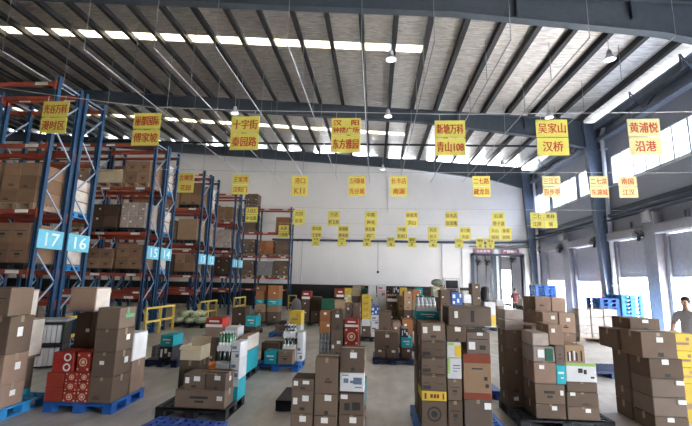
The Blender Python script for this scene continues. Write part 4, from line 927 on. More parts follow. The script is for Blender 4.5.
 ('rear wall row pallet, second from left', 'boxes on the rear wall row pallet, second from left', -1.113, 24.47, 0, 'black', 0, 1.272, 0.8, [
  ('left', 'bottom', 0.008, 0.03, 0.15, 0.458, 0.7, 1.021, 'tan'),
  ('left', 'top', 0.008, 0.03, 1.175, 0.458, 0.7, 0.572, 'pinkl'),
  ('middle', 'bottom', 0.504, 0.03, 0.15, 0.373, 0.7, 0.962, 'yelw'),
  ('middle', 'top', 0.504, 0.03, 1.116, 0.373, 0.7, 0.344, 'blue'),
  ('right', 'bottom', 0.914, 0.03, 0.15, 0.366, 0.7, 0.924, 'whtb'),
  ('right', 'top', 0.914, 0.03, 1.078, 0.366, 0.7, 0.32, 'brt'),
 ]),
 ('rear wall row pallet, third from left', 'boxes on the rear wall row pallet, third from left', 0.199, 24.47, 0, 'black', 0, 1.254, 0.8, [
  ('left', 'bottom', 0.006, 0.03, 0.15, 0.438, 0.7, 1.076, 'green'),
  ('left', 'top', 0.006, 0.03, 1.23, 0.438, 0.7, 0.329, 'tan'),
  ('middle', 'bottom', 0.481, 0.03, 0.15, 0.361, 0.7, 1.104, 'orng'),
  ('middle', 'top', 0.481, 0.03, 1.258, 0.361, 0.7, 0.347, 'dk'),
  ('right', 'bottom', 0.879, 0.03, 0.15, 0.381, 0.7, 1.118, 'br'),
  ('right', 'top', 0.879, 0.03, 1.272, 0.381, 0.7, 0.46, 'pat'),
 ]),
 ('rear wall row pallet, fourth from left', 'boxes on the rear wall row pallet, fourth from left', 1.492, 24.47, 0, 'black', 0, 1.337, 0.8, [
  ('left', 'bottom', 0.003, 0.03, 0.15, 0.412, 0.7, 0.986, 'dk'),
  ('left', 'top', 0.003, 0.03, 1.14, 0.412, 0.7, 0.52, 'yel'),
  ('middle', 'bottom', 0.453, 0.03, 0.15, 0.417, 0.7, 1.057, 'pinkl'),
  ('middle', 'top', 0.453, 0.03, 1.211, 0.417, 0.7, 0.377, 'br'),
  ('right', 'bottom', 0.907, 0.03, 0.15, 0.433, 0.7, 1.106, 'blue'),
  ('right', 'top', 0.907, 0.03, 1.26, 0.433, 0.7, 0.413, 'teal'),
 ]),
 ('rear wall row pallet, fifth from left', 'boxes on the rear wall row pallet, fifth from left', 2.869, 24.47, 0, 'black', 0, 1.367, 0.8, [
  ('left', 'bottom', 0.0, 0.03, 0.15, 0.471, 0.7, 1.019, 'brt'),
  ('left', 'top', 0.0, 0.03, 1.173, 0.471, 0.7, 0.29, 'dk'),
  ('middle', 'bottom', 0.509, 0.03, 0.15, 0.436, 0.7, 1.137, 'tan'),
  ('middle', 'top', 0.509, 0.03, 1.291, 0.436, 0.7, 0.462, 'dk'),
  ('right', 'bottom', 0.981, 0.03, 0.15, 0.386, 0.7, 1.054, 'dk'),
  ('right', 'top', 0.981, 0.03, 1.208, 0.386, 0.7, 0.655, 'brt'),
 ]),
 ('rear wall row pallet, sixth from left', 'boxes on the rear wall row pallet, sixth from left', 4.275, 24.47, 0, 'black', -0.002, 1.308, 0.8, [
  ('left', 'bottom', -0.002, 0.03, 0.15, 0.398, 0.7, 1.13, 'pat'),
  ('left', 'top', -0.002, 0.03, 1.284, 0.398, 0.7, 0.271, 'redw'),
  ('middle', 'bottom', 0.433, 0.03, 0.15, 0.461, 0.7, 1.208, 'yel'),
  ('middle', 'top', 0.433, 0.03, 1.362, 0.461, 0.7, 0.203, 'tan'),
  ('right', 'bottom', 0.93, 0.03, 0.15, 0.373, 0.7, 1.137, 'br'),
  ('right', 'top', 0.93, 0.03, 1.291, 0.373, 0.7, 0.259, 'yelw'),
 ]),
]

CAT = 'box'
def nwords(s): return len(s.split())
for (phrase, group, X, Y, th, pal, pu, pw, pd, rows) in STACKS:
    rz = radians(th); Mz = Matrix.Translation((X, Y, 0)) @ Matrix.Rotation(rz, 4, 'Z')
    if pal:
        nm = {'blue': 'blue plastic', 'lblue': 'bright blue plastic', 'navy': 'navy plastic', 'black': 'black plastic', 'wood': 'wooden'}[pal]
        pallet(Mz @ Vector((pu, 0, 0)), rz, pw, pd, pal, '%s pallet under the %s' % (nm, phrase.replace('pallet', 'goods') if 'pallet' in phrase else phrase), 'loaded pallets')
    near = Y < 11
    for (c, o_, u, v, z, w, d, h, st) in rows:
        words = STY[st][2]
        pos = '%s column' % c if not c.endswith('column') and not c.endswith('tower') else c
        lab = '%s, %s %s, %s' % (words, {'': 'single in', 'bottom': 'bottom of', 'top': 'top of'}.get(o_, o_ + ' up in'), pos, phrase)
        if nwords(lab) > 16: lab = '%s, %s %s, %s' % (words, o_ or 'single', c, phrase)
        if nwords(lab) > 16: print('LONG', nwords(lab), lab)
        jit = radians(R_.uniform(-.35, .35)) if near else 0
        carton(Mz @ Vector((u, v, z)), rz + jit, w, d, h, st, lab, group, 2 if near else 1)

# shrink-wrapped bottle packs
def bottle_pack(loc, w, d, h, nx, ny, glass, label, group='bottle packs', capm=None):
    t = thing('bottle_pack', label, 'bottle pack', loc, 0, group)
    q = MB(); q.box(0, w, 0, d, 0, .01); q.box(0, w, 0, .005, .01, h*.28); q.box(0, w, d-.005, d, .01, h*.28); q.box(0, .005, 0, d, .01, h*.28); q.box(w-.005, w, 0, d, .01, h*.28)
    obj('tray', q, C['wht'], t)
    r = min(w/nx, d/ny)/2*.93
    b = MB(); b.lathe([(r*.92, 0), (r, h*.04), (r, h*.52), (r*.45, h*.74), (r*.38, h*.92)], 12); b = b.mesh('bottle', True); b.materials.append(glass)
    k = MB(); k.lathe([(r*.44, h*.90), (r*.44, h)], 10); k = k.mesh('cap'); k.materials.append(capm or M_TAG)
    l = MB(); l.lathe([(r*1.01, h*.16), (r*1.01, h*.42)], 12); l = l.mesh('bottle_label', True); l.materials.append(M_TAG)
    for i in range(nx):
        for j in range(ny):
            o = obj('bottle', b, None, t, (w*(i+.5)/nx, d*(j+.5)/ny, .012)); obj('cap', k, None, o); obj('bottle_label', l, None, o)
def top_of(phrase, col):
    for s in STACKS:
        if s[0] == phrase:
            r = [q for q in s[9] if q[0] == col][-1]
            return Vector((s[2] + r[2], s[3] + r[3], r[4] + r[7] + .003)), r[5], r[6]
p, w_, d_ = top_of('black pallet of opened cartons', 'back right')
bottle_pack(p, w_, d_*.8, .27, 4, 3, M_GLASSG, 'pack of green bottles on the cans, black pallet of opened cartons')
p, w_, d_ = top_of('bottle pallet in the middle lane', 'back right')
bottle_pack(p, w_, d_*.7, .27, 4, 3, M_GLASSD, 'lower pack of dark bottles on white box, bottle pallet')
q = MB(); q.box(0, w_, 0, d_*.7, 0, .012); tag(obj('card_sheet', q, C['wht'], None, p + Vector((0, 0, .287))), 'white card sheet between the two dark bottle packs', 'card sheet')
bottle_pack(p + Vector((0, 0, .301)), w_*.9, d_*.7, .25, 4, 3, M_GLASSD, 'upper pack of dark bottles, bottle pallet in middle lane')
p, w_, d_ = top_of('tall stack with leaning slab carton', 'back left')
bottle_pack(p, w_*.9, d_*.7, .2, 5, 3, M_GLASSW, 'pack of white bottles on teal box above the tall stack', capm=C['green'])
p, w_, d_ = top_of('far pallet of dark crates', 'left')
bottle_pack(p, w_, .4, .28, 4, 3, M_GLASSD, 'pack of dark bottles on the far dark crates')
p, w_, d_ = top_of('far pallet of labelled cartons by the door', 'end')
q = MB(); q.lathe([(.12, 0), (.2, .1), (.22, .4), (.16, .62), (.06, .66)], 12); tag(obj('dark_bag', q, M_BLACK, None, p + Vector((.13, .3, 0))), 'black bag on white box beside the far labelled cartons', 'bag')

# crate of oranges on the fruit pallet
t = thing('fruit_crate', 'dark crate heaped with orange fruit behind the opened cartons', 'crate', (-3.45, 7.54, 0))
q = MB(); W_, D_, H_ = .72, .5, .34
for x in (0, W_-.02): q.box(x, x+.02, 0, D_, 0, H_)
for y in (0, D_-.02): q.box(.02, W_-.02, y, y+.02, 0, H_)
q.box(.02, W_-.02, .02, D_-.02, 0, .22); obj('crate_body', q, M_BLACK, t)
om = MB(); om.ell((0, 0, 0), (.058, .058, .055), 12, 8); om = om.mesh('orange', True); om.materials.append(mat('orange_peel', (.62, .17, .02), .45, bump=.1, bscale=90, objvar=.2))
k = 0
for j in range(4):
    for i in range(6):
        tag(obj('orange', om, None, None, (-3.45 + .075 + i*.114, 7.54 + .075 + j*.116, .283)), 'orange in the dark fruit crate, bottom layer, %s row, %s from left' % (('front', 'second', 'third', 'back')[j], ('first', 'second', 'third', 'fourth', 'fifth', 'sixth')[i]), 'fruit', 'oranges in the bottom layer')
for j in range(3):
    for i in range(5):
        tag(obj('orange', om, None, None, (-3.45 + .132 + i*.114, 7.54 + .133 + j*.116, .365)), 'orange heaped on the dark fruit crate, top layer, %s row, %s from left' % (('front', 'middle', 'back')[j], ('first', 'second', 'third', 'fourth', 'fifth')[i]), 'fruit', 'oranges in the top layer')

# empty and stacked pallets
t = pallet((-2.985, 4.59, 0), radians(-6), .98, 1.0, 'mid', 'empty royal blue mesh pallet at bottom edge in front of opened cartons')
for c in (0,):
    pass
pallet((-1.52, 6.5, 0), 0, .42, .8, 'black', 'empty black pallet behind the front centre floor stack')
pallet((4.75, 9.65, 0), radians(2), 1.05, .9, 'navy', 'empty navy pallet on the bright floor left of right edge stack')
pallet((1.7, 7.55, 0), radians(4), .55, .8, 'mid', 'empty blue pallet behind the tall stack with slab carton')
ORDW = ['bottom', 'second', 'third', 'fourth', 'fifth', 'sixth', 'seventh', 'eighth', 'ninth', 'tenth', 'eleventh', 'twelfth', 'thirteenth']
for k in range(11): pallet((9.78, 17.0, .152*k), 0, .82, 1.1, 'lblue', 'bright blue pallet, %s up in the front pile by the doors' % ORDW[k], 'bright blue pallet pile')
for k in range(10): pallet((8.98, 17.05, .152*k), 0, .74, 1.1, 'blue', 'darker blue pallet, %s up in pile beside the bright pallets' % ORDW[k], 'darker blue pallet pile')
for k in range(13): pallet((9.25, 24.2, .152*k), 0, 1.15, 1.0, 'blue', 'blue pallet, %s up in the far pile near back door' % ORDW[k], 'far blue pallet pile')

# black and white striped packs beside the nearest rack
for k, (z, pos) in enumerate(((0.02, 'lower'), (.50, 'upper'))):
    t = thing('display_crate', '%s black crate of upright white packs beside the nearest rack' % pos, 'crate', (-7.5, 8.35, z), radians(24), 'striped display crates')
    q = MB(); q.box(0, .74, 0, .6, 0, .03); q.box(0, .74, .56, .6, .03, .47); q.box(0, .03, 0, .56, .03, .47); q.box(.71, .74, 0, .56, .03, .47); q.box(.03, .71, 0, .56, .42, .47); obj('crate_body', q, M_BLACK, t)
    pk = MB(); pk.box(0, .082, 0, .5, 0, .37, bev=.004); pk = pk.mesh('white_pack'); pk.materials.append(C['wht'])
    for i in range(7): obj('white_pack', pk, None, t, (.04 + i*.095, .01 + .004*(i % 3), .032))
q = MB(); q.box(-.02, .78, -.02, .62, 0, .05, bev=.008); tag(obj('crate_lid', q, mat('grey_lid_board', (.35, .35, .34), .7), None, (-7.5, 8.35, .972), (0, 0, radians(24))), 'grey lid board on top of the black striped crates', 'lid')
# bundles of greens at the rack end
pallet((-8.25, 16.1, 0), 0, 1.4, 1.0, 'black', 'black pallet under the pale green vegetable sacks by the rack')
sk = MB(); sk.ell((0, 0, .14), (.215, .2, .125), 14, 10)
for v in sk.bm.verts: v.co.x += .01*sin(v.co.y*30); v.co.z += .015*sin(v.co.x*25)
sk = sk.mesh('vegetable_sack', True); sk.materials.append(mat('pale_green_net_sack', (.58, .64, .42), .7, var=.6, scale=14, bump=.8, bscale=30))
k = 0
for z, xs_ in ((.145, (-8.0, -7.55, -7.1)), (.385, (-7.78, -7.32))):
    for j, y in enumerate((16.35, 16.8)):
        for i, x in enumerate(xs_):
            o = obj('vegetable_sack', sk, None, None, (x, y, z), (0, 0, 0))
            tag(o, 'pale green sack, %s layer, %s row, %s, on black pallet by the rack' % ('lower' if z < .3 else 'upper', ('front', 'back')[j], ('left', 'middle', 'right')[i] if z < .3 else ('left', 'right')[i]), 'sack', 'vegetable sacks')
# grey bin bag, wire cages, green sack in the background
q = MB(); q.lathe([(.24, 0), (.27, .1), (.25, .7), (.2, 1.0), (.1, 1.1)], 14); tag(obj('plastic_barrel', q, mat('grey_barrel_plastic', (.33, .33, .37), .5), None, (-3.75, 19.4, 0)), 'grey upright barrel right of the twin towers', 'barrel')
def wire_cage(loc, label):
    t = thing('wire_cage', label, 'cage', loc, 0, 'wire cages')
    q = MB()
    for x in (0, .66):
        for y in (0, .56): q.box(x, x+.04, y, y+.04, 0, 2.25)
    obj('cage_frame', q, M_PIPE, t)
    for z in (.15, .7, 1.2, 1.7, 2.2):
        q = MB(); q.box(.0, .7, 0, .6, z, z+.03); obj('shelf', q, M_PIPE, t)
    for z in (.19, .74, 1.24, 1.74):
        q = MB(); q.box(.06, .64, .05, .5, z, z+.38, bev=.02); obj('crate', q, C['pat'], t)
wire_cage((3.38, 20.0, 0), 'grey wire shelf cage of dark crates by the back wall')
q = MB(); q.ell((0, 0, .17), (.27, .22, .17), 14, 10); tag(obj('sack', q, mat('olive_sack', (.20, .23, .17), .8, var=.3), None, (2.9, 19.4, 1.83)), 'olive green sack on a tall carton left of the wire cage', 'sack')
carton((2.6, 19.15, 0), 0, .58, .5, 1.82, 'tan', 'tall tan carton under the olive green sack', None, 1)

# loads on the racks: (rack y, right edge of the rack, bay, level, slot, style, columns, tiers, height, pallet)
SLOT = {'L': (.12, 1.06), 'R': (1.24, .95)}
RN = {8.92: 'nearest', 9.88: 'second', 13.58: 'third', 14.5: 'fourth', 17.79: 'fifth', 18.8: 'sixth', 22.2: 'seventh', 23.15: 'eighth', 27.05: 'rearmost'}
LN = ['low', 'first', 'second', 'third', 'top']
BN = ['right', 'middle', 'left', 'far left']
BN5 = ['end', 'right', 'middle', 'left']
HN = {2: ['left', 'right'], 3: ['left', 'middle', 'right'], 1: ['single']}
TN = {1: [''], 2: ['lower', 'upper'], 3: ['lower', 'mid', 'upper'], 4: ['lowest', 'lower', 'upper', 'topmost']}
def load(y, bay, lev, slot, st, nx, nz, h, pal='black', xr=-8.1):
    if y in (9.88, 14.5, 18.8, 23.15): nx = 1            # big single cartons on the rear rows, seen end-on
    so, sw = SLOT[slot]; x0 = xr - BW*(bay+1) + so; z = LEV[lev] + .003
    bn = (BN5 if y == 27.05 else BN)[bay]
    where = '%s side of %s bay, %s shelf, %s rack' % ({'L': 'left', 'R': 'right'}[slot], bn, LN[lev], RN[y])
    pallet((x0, y - .04, z), 0, sw, .90, pal, '%s pallet, %s' % ({'black': 'black', 'lblue': 'bright blue', 'wood': 'wooden', 'blue': 'blue'}[pal], where), 'pallets on the racks')
    cw, ch = (sw - .04) / nx, h / nz
    for k in range(nz):
        for i in range(nx):
            tn = TN[nz][k]; hn = HN[nx][i]
            lab = '%s, %s %s, %s' % (STY[st][2], tn, hn, where)
            if nwords(lab) > 16: lab = '%s, %s %s, %s' % (STY[st][2].split(' with')[0], tn, hn, where)
            carton((x0 + .02 + i*cw + .003, y - .01, z + .152 + k*ch), 0, cw - .006, .86, ch - .003, st, lab, 'cartons on the %s rack' % RN[y], 2 if st in ('palelit',) else 1)
LOADS = [
 (8.92, 0, 2, 'R', 'rbr', 2, 3, 1.0, 'wood'), (8.92, 0, 2, 'L', 'rbr', 2, 3, 1.02, 'wood'), (8.92, 0, 1, 'R', 'rbrp', 2, 2, .95, 'black'), (8.92, 0, 1, 'L', 'rbrp', 2, 2, .95, 'black'), (8.92, 1, 2, 'R', 'rbr', 2, 2, .9, 'wood'), (8.92, 1, 1, 'R', 'rbrp', 2, 2, .9, 'black'),
 (9.88, 0, 2, 'R', 'palelit', 2, 3, .92, 'lblue'), (9.88, 0, 2, 'L', 'rbr', 2, 3, .9, 'lblue'), (9.88, 0, 1, 'R', 'palelit', 2, 1, .5, 'lblue'), 
 (13.58, 0, 3, 'R', 'rbrp', 2, 2, .82, 'wood'), (13.58, 0, 3, 'L', 'cream', 1, 1, .5, 'wood'), (13.58, 0, 2, 'R', 'wraps', 3, 2, .92, 'black'), (13.58, 0, 2, 'L', 'dk', 2, 2, .85, 'black'), (13.58, 0, 1, 'R', 'rbrp', 2, 2, .86, 'black'), (13.58, 0, 1, 'L', 'rbrp', 2, 2, .7, 'black'),
 (13.58, 1, 3, 'R', 'pinkl', 2, 2, .8, 'wood'), (13.58, 1, 3, 'L', 'rbr', 2, 2, .8, 'wood'), (13.58, 1, 2, 'R', 'rbr', 2, 2, .9, 'wood'), (13.58, 1, 1, 'R', 'rbrp', 2, 2, .8, 'black'),
 (14.5, 0, 3, 'R', 'palelit', 2, 3, 1.05, 'lblue'), (14.5, 0, 2, 'R', 'palelit', 2, 2, .85, 'lblue'), (14.5, 0, 1, 'R', 'palelit', 2, 1, .5, 'lblue'), (14.5, 0, 3, 'L', 'pinkl', 2, 2, .9, 'wood'),
 (17.79, 0, 3, 'R', 'rbr', 2, 2, .98, 'black'), (17.79, 0, 3, 'L', 'rbr', 2, 2, .7, 'wood'), (17.79, 0, 2, 'R', 'tan', 1, 1, .98, 'black'), (17.79, 0, 2, 'L', 'rbr', 2, 2, .9, 'black'), (17.79, 0, 1, 'R', 'rbr', 2, 2, .8, 'black'), (17.79, 0, 1, 'L', 'dk', 2, 2, .8, 'black'), (17.79, 1, 3, 'R', 'rbr', 2, 2, .9, 'wood'),
 (18.8, 0, 3, 'R', 'palelit', 2, 2, 1.1, 'wood'), (18.8, 0, 2, 'R', 'tan', 2, 2, 1.0, 'wood'), (18.8, 0, 1, 'R', 'dk', 2, 2, .8, 'black'),
 (22.2, 0, 3, 'R', 'rbr', 2, 2, .72, 'wood'), (22.2, 0, 2, 'R', 'wraps', 2, 3, 1.05, 'black'), (22.2, 0, 2, 'L', 'wraps', 2, 3, 1.05, 'black'), (22.2, 0, 1, 'R', 'dk', 2, 2, .9, 'black'), (22.2, 0, 3, 'L', 'redp', 2, 2, .9, 'wood'),
 (23.15, 0, 3, 'R', 'rbr', 2, 2, .8, 'wood'), (23.15, 0, 2, 'R', 'rbr', 2, 2, .9, 'wood'), (23.15, 0, 1, 'R', 'rbr', 2, 2, .9, 'wood'),
]
for a in LOADS: load(*a)
L5 = [(0, 3, 'R', 'orng', 1, 2, .9), (0, 2, 'R', 'brt', 2, 3, .95), (0, 2, 'L', 'orng', 2, 2, .9), (0, 1, 'R', 'brt', 2, 3, 1.0), (0, 1, 'L', 'gr5', 2, 2, .95),
      (1, 4, 'R', 'brt', 2, 3, .9), (1, 3, 'R', 'brt', 2, 3, 1.1), (1, 2, 'R', 'brt', 2, 3, 1.0), (1, 1, 'R', 'brt', 2, 3, 1.0), (1, 3, 'L', 'br', 2, 2, 1.0), (1, 2, 'L', 'brt', 2, 2, 1.0), (1, 1, 'L', 'dk', 2, 2, .9)]
for bay, lev, slot, st, nx, nz, h in L5: load(27.05, bay, lev, slot, 'greyc' if st == 'gr5' else st, nx, nz, h, 'wood', -5.85)

# ================================================================ HANGING SIGNS
SW, SH = .60, .36
pn = MB(); pn.box(-SW/2, SW/2, -.006, .006, -SH, 0, bev=.004); PAN = pn.mesh('panel')
BRD = {}
for key, m in (('y', M_YEL), ('p', M_YELP)):
    b = PAN.copy(); b.materials.append(m); BRD[key] = b
hw = MB(); hw.cyl((0, 0, -.01), (0, 0, .12), .004, n=6)
hw = hw.mesh('hanger'); hw.materials.append(M_PIPE)
def sign(x, y, z, up, lo, ink, label, key='y', tilt=0., group=None, scale=1.):
    t = thing('hanging_sign', label, 'sign', (x, y, z), radians(tilt), group)
    t.scale = (scale,) * 3
    for sx in (-.2, .2): obj('hanger', hw, None, t, (sx, 0, 0))
    for nm, body, dz in (('upper_panel', up, -.01), ('lower_panel', lo, -.01 - SH - .015)):
        p = obj(nm, BRD[key], None, t, (0, 0, dz), (0, 0, 0))
        lines = body.split('/')
        for k, ln in enumerate(lines):
            hh = .21 if len(lines) == 1 else .12
            me = text_mesh(ln, min(.52, .19*len(ln)) if not ln.isascii() else min(.5, .12*len(ln)), hh).copy(); me.materials.append(ink)
            obj('lettering', me, None, p, (0, -.0075, -SH*.5 if len(lines) == 1 else -SH*(.28 + .44*k)))
    return t
def wire(y, pts, label):
    q = MB()
    for (a, za), (b, zb) in zip(pts, pts[1:]): q.cyl((a, y, za), (b, y, zb), .008, n=5, caps=False)
    tag(obj('sign_wire', q, M_PIPE), label, 'wire', 'sign wires')
ROWS = [
 ('front row', 7.75, 5.30, M_RED, [(-6.98, '光谷万科', '漫时区', .45), (-4.87, '丽都国际', '傅家坡', .16), (-2.73, '十字街', '秦园路', .06), (-.62, '汉　阳/钟楼广场', '东方雅园', 0), (1.47, '新塘万科', '青山108', -.07), (3.44, '吴家山', '汉桥', -.07), (5.16, '黄浦悦', '沿港', -.07)]),
 ('second row', 13.75, 5.68, M_RED, [(-6.91, '古钢里', '花园', .1), (-4.88, '王家湾', '汉阳门', .04), (-2.71, '港口', 'K11', 0), (-.67, '古河新城', '光谷城', 0), (.8, '长丰店', '南湖', 0), (3.63, '二七路', '藏龙岛', 0), (5.97, '三江汇', '百步亭', 0), (7.52, '二七滨', '东湖城', 0), (8.45, '南国', '江汉', 0)]),
 ('third row', 19.4, 5.40, M_BROWNTXT, [(-6.2, '人信汇', '中北路', .15), (-3.8, '古田', '长丰', .03), (-2.05, '万达', '积玉桥', 0), (-.23, '中商', '梅苑', 0), (1.75, '杨家湾', '洪山', 0), (3.65, '徐东店', '岳家嘴', 0), (5.86, '后湖', '塔子湖', 0), (7.65, '二七', '江岸', 0), (8.27, '奥林', '城', 0)]),
 ('fourth row', 23.0, 5.15, M_BROWNTXT, [(-5.38, '永清', '三阳路', 0), (-3.42, '青年路', '王家墩', 0), (-1.86, '香港路', '菱角湖', 0), (-.32, '西北湖', '武广', 0), (1.52, '中南', '街道口', 0), (3.28, '武昌', '首义', 0), (5.08, '卓刀泉', '光谷', 0), (6.72, '关山', '保利', 0), (7.34, '鲁巷', '民院', 0)]),
 ('fifth row', 28.0, 5.07, M_BROWNTXT, [(-4.2, '常青', '汉口', 0), (-2.36, '竹叶', '海', 0), (-.59, '姑嫂', '树', 0), (1.08, '新华', '路', 0), (2.54, '唐家', '墩', 0), (3.98, '惠济', '路', 0), (5.75, '台北', '路', 0), (7.18, '解放', '路', 0), (7.85, '球场', '街', 0)]),
]
NTH = ['first', 'second', 'third', 'fourth', 'fifth', 'sixth', 'seventh', 'eighth', 'ninth']
for rn, y, z, ink, lst in ROWS:
    wire(y, [(-14.5, z + 1.73) if rn == 'front row' else (-8.0, z + .12 + lst[0][3])] + [(s[0], z + .12 + s[3]) for s in lst] + [(11.95, z + .12)], 'thin wire holding the %s of yellow signs' % rn)
    for k, (x, up, lo, dz) in enumerate(lst):
        last = rn == 'front row' and k == 6
        sc = 1.0 if y < 25 else .92
        sign(x, y, z + dz, up, lo, ink, '%s hanging sign, %s from left in the %s, on a wire' % ('faded yellow' if last else 'yellow two-panel', NTH[k], rn), 'p' if (last or (rn == 'second row' and k >= 6)) else 'y', group='hanging signs of the ' + rn, scale=sc)

# ceiling services: long thin pipes on drop rods, high-bay lamps
for k, x in enumerate([-12.8, -9.85, -7.4, -5.3, -2.9, -.5, 1.8, 4.15, 6.5, 9.0]):
    t = thing('ceiling_pipe', 'long thin pipe under the roof, %s from left' % (NTH + ['tenth'])[k], 'pipe', (x, 0, 9.5), 0, 'ceiling pipes')
    q = MB(); q.cyl((0, 11.7, 0), (0, 30, 0), .022, n=7); obj('pipe_run', q, M_ROD if x > 0 else M_PIPE, t)
    for y in (11.7, 14.4, 17.1, 19.8, 24.5, 28):
        q = MB(); q.cyl((0, y, 0), (0, y, roof_z(x) - 9.5 - .06), .012, n=6); obj('drop_rod', q, M_ROD, t)
M_LAMP = mat('lamp_diffuser', (.9, .9, .9), .3, emit=((1, 1, .98), .5))
for k, (x, y, dz, wh) in enumerate([(8.33, 13.87, 10.2, 'nearest the right wall, front bay'), (8.37, 19.04, 10.2, 'near the right wall before the middle rafter'), (.51, 13.58, 10.2, 'in the middle, nearest'), (.57, 18.73, 10.2, 'in the middle before the middle rafter'), (-6.97, 18.19, 10.2, 'on the left beside the front signs'), (.50, 28.22, 10.2, 'in the middle, farthest, over back wall'), (8.4, 26.5, 10.0, 'far right over the back corner')]):
    t = thing('high_bay_lamp', 'white dome ceiling lamp ' + wh, 'lamp', (x, y, dz), 0, 'high bay lamps')
    q = MB(); q.cyl((0, 0, .1), (0, 0, roof_z(x) - dz - .06), .012, n=6); obj('suspension_rod', q, M_PIPE, t)
    q = MB(); q.lathe([(.06, .18), (.09, .12), (.10, 0), (.07, -.02)], 14); obj('housing', q, M_PIPE, t)
    q = MB(); q.lathe([(.09, .0), (.13, -.05), (.19, -.15), (.21, -.19), (.20, -.19)], 18); obj('lamp_shade', q, M_WHITE, t, smooth=True)
    q = MB(); q.lathe([(.185, -.185), (.15, -.20)], 18); obj('lens', q, M_LAMP, t)
# wall fans over the doors
def wall_fan(loc, rz, label):
    t = thing('wall_fan', label, 'fan', loc, rz, 'wall fans'); t.scale = (.72, 1, .72)
    q = MB(); q.box(-.04, .04, .12, .34, -.04, .04); obj('bracket', q, M_BLACK, t)
    q = MB(); q.cyl((0, -.06, 0), (0, .16, 0), .09, n=14); obj('motor', q, M_BLACK, t)
    q = MB()
    for r in (.12, .2, .28, .36):
        for i in range(24):
            a, b = 2*pi*i/24, 2*pi*(i+1)/24
            q.bar((r*cos(a), -.10, r*sin(a)), (r*cos(b), -.10, r*sin(b)), .014, .014, (0, 1, 0))
    for i in range(16):
        a = 2*pi*i/16; q.bar((.06*cos(a), -.11, .06*sin(a)), (.36*cos(a), -.10, .36*sin(a)), .01, .01, (0, 1, 0)); q.bar((.36*cos(a), -.10, .36*sin(a)), (.2*cos(a), .12, .2*sin(a)), .01, .01, (0, 1, 0))
    obj('cage', q, M_BLACK, t)
    for i in range(3):
        a = 2*pi*i/3 + .3; q = MB(); q.bar((.06*cos(a), -.03, .06*sin(a)), (.33*cos(a), -.05, .33*sin(a)), .17, .012, (sin(a)*.5, 1, -cos(a)*.5)); obj('blade', q, M_BLACK, t)
wall_fan((11.40, 18.08, 4.20), radians(-75), 'black wall fan on the white pillar between the near doors')
wall_fan((11.66, 29.1, 4.45), radians(-60), 'black wall fan left of the farthest dock door')
wall_fan((11.66, 26.2, 4.25), radians(-60), 'black wall fan right of the farthest dock door')
wall_fan((11.66, 22.15, 4.25), radians(-70), 'black wall fan beside the blue-grey column')
for x, z, lb in ((7.83, 3.6, 'left'), (8.5, 3.62, 'middle'), (10.4, 3.85, 'right')):
    t = wall_fan((x, 31.4, z), 0, 'black fan inside the back loading door, ' + lb)
q = MB()
for x in (7.83, 8.5, 10.4): q.box(x-.03, x+.03, 31.72, 31.78, 0, 4.3)
q.box(7.4, 10.85, 31.72, 31.78, 4.2, 4.3); struct('trim_9', q, M_STEEL)
# plates over the back door
M_MAUVE = mat('mauve_door_plate', (.30, .10, .17), .5)
for x0, x1, s, lb in ((7.4, 8.65, '仓库重地', 'left mauve plate with pale lettering over the back door'), (9.35, 10.62, '严禁烟火', 'right mauve plate with pale lettering over the back door')):
    t = thing('door_plate', lb, 'sign', ((x0+x1)/2, YB-.16, 4.38), 0, 'back door plates')
    q = MB(); q.box(-(x1-x0)/2, (x1-x0)/2, 0, .03, -.17, .17); obj('plate', q, M_MAUVE, t)
    me = text_mesh(s, 1.0, .2).copy(); me.materials.append(M_TAG); obj('lettering', me, None, t, (0, -.004, 0))
q = MB(); q.box(8.8, 9.2, YB-.15, YB-.12, 4.22, 4.54); tag(obj('number_plate', q, M_WHITE), 'small white plate between the mauve plates over the back door', 'sign')
# hanging cord with a ball on the back wall
t = thing('pull_cord', 'dark hanging cord with ball end on the white back wall', 'cord', (.2, 30.45, 2.69))
q = MB(); q.cyl((0, 0, 0), (0, 0, 2.3), .015, n=6); obj('cord', q, M_DARKPIPE, t); q = MB(); q.ell((0, 0, 0), (.09, .09, .10), 12, 8); obj('ball', q, M_BLACK, t)
t = thing('wall_camera', 'small dark camera under the pipe on the back wall', 'camera', (1.0, 30.3, 4.72))
q = MB(); q.cyl((0, 0, 0), (0, .3, .08), .02); obj('bracket', q, M_DARKPIPE, t); q = MB(); q.cyl((.0, -.2, -.03), (0, .05, .0), .06, n=12); obj('camera_body', q, M_BLACK, t)

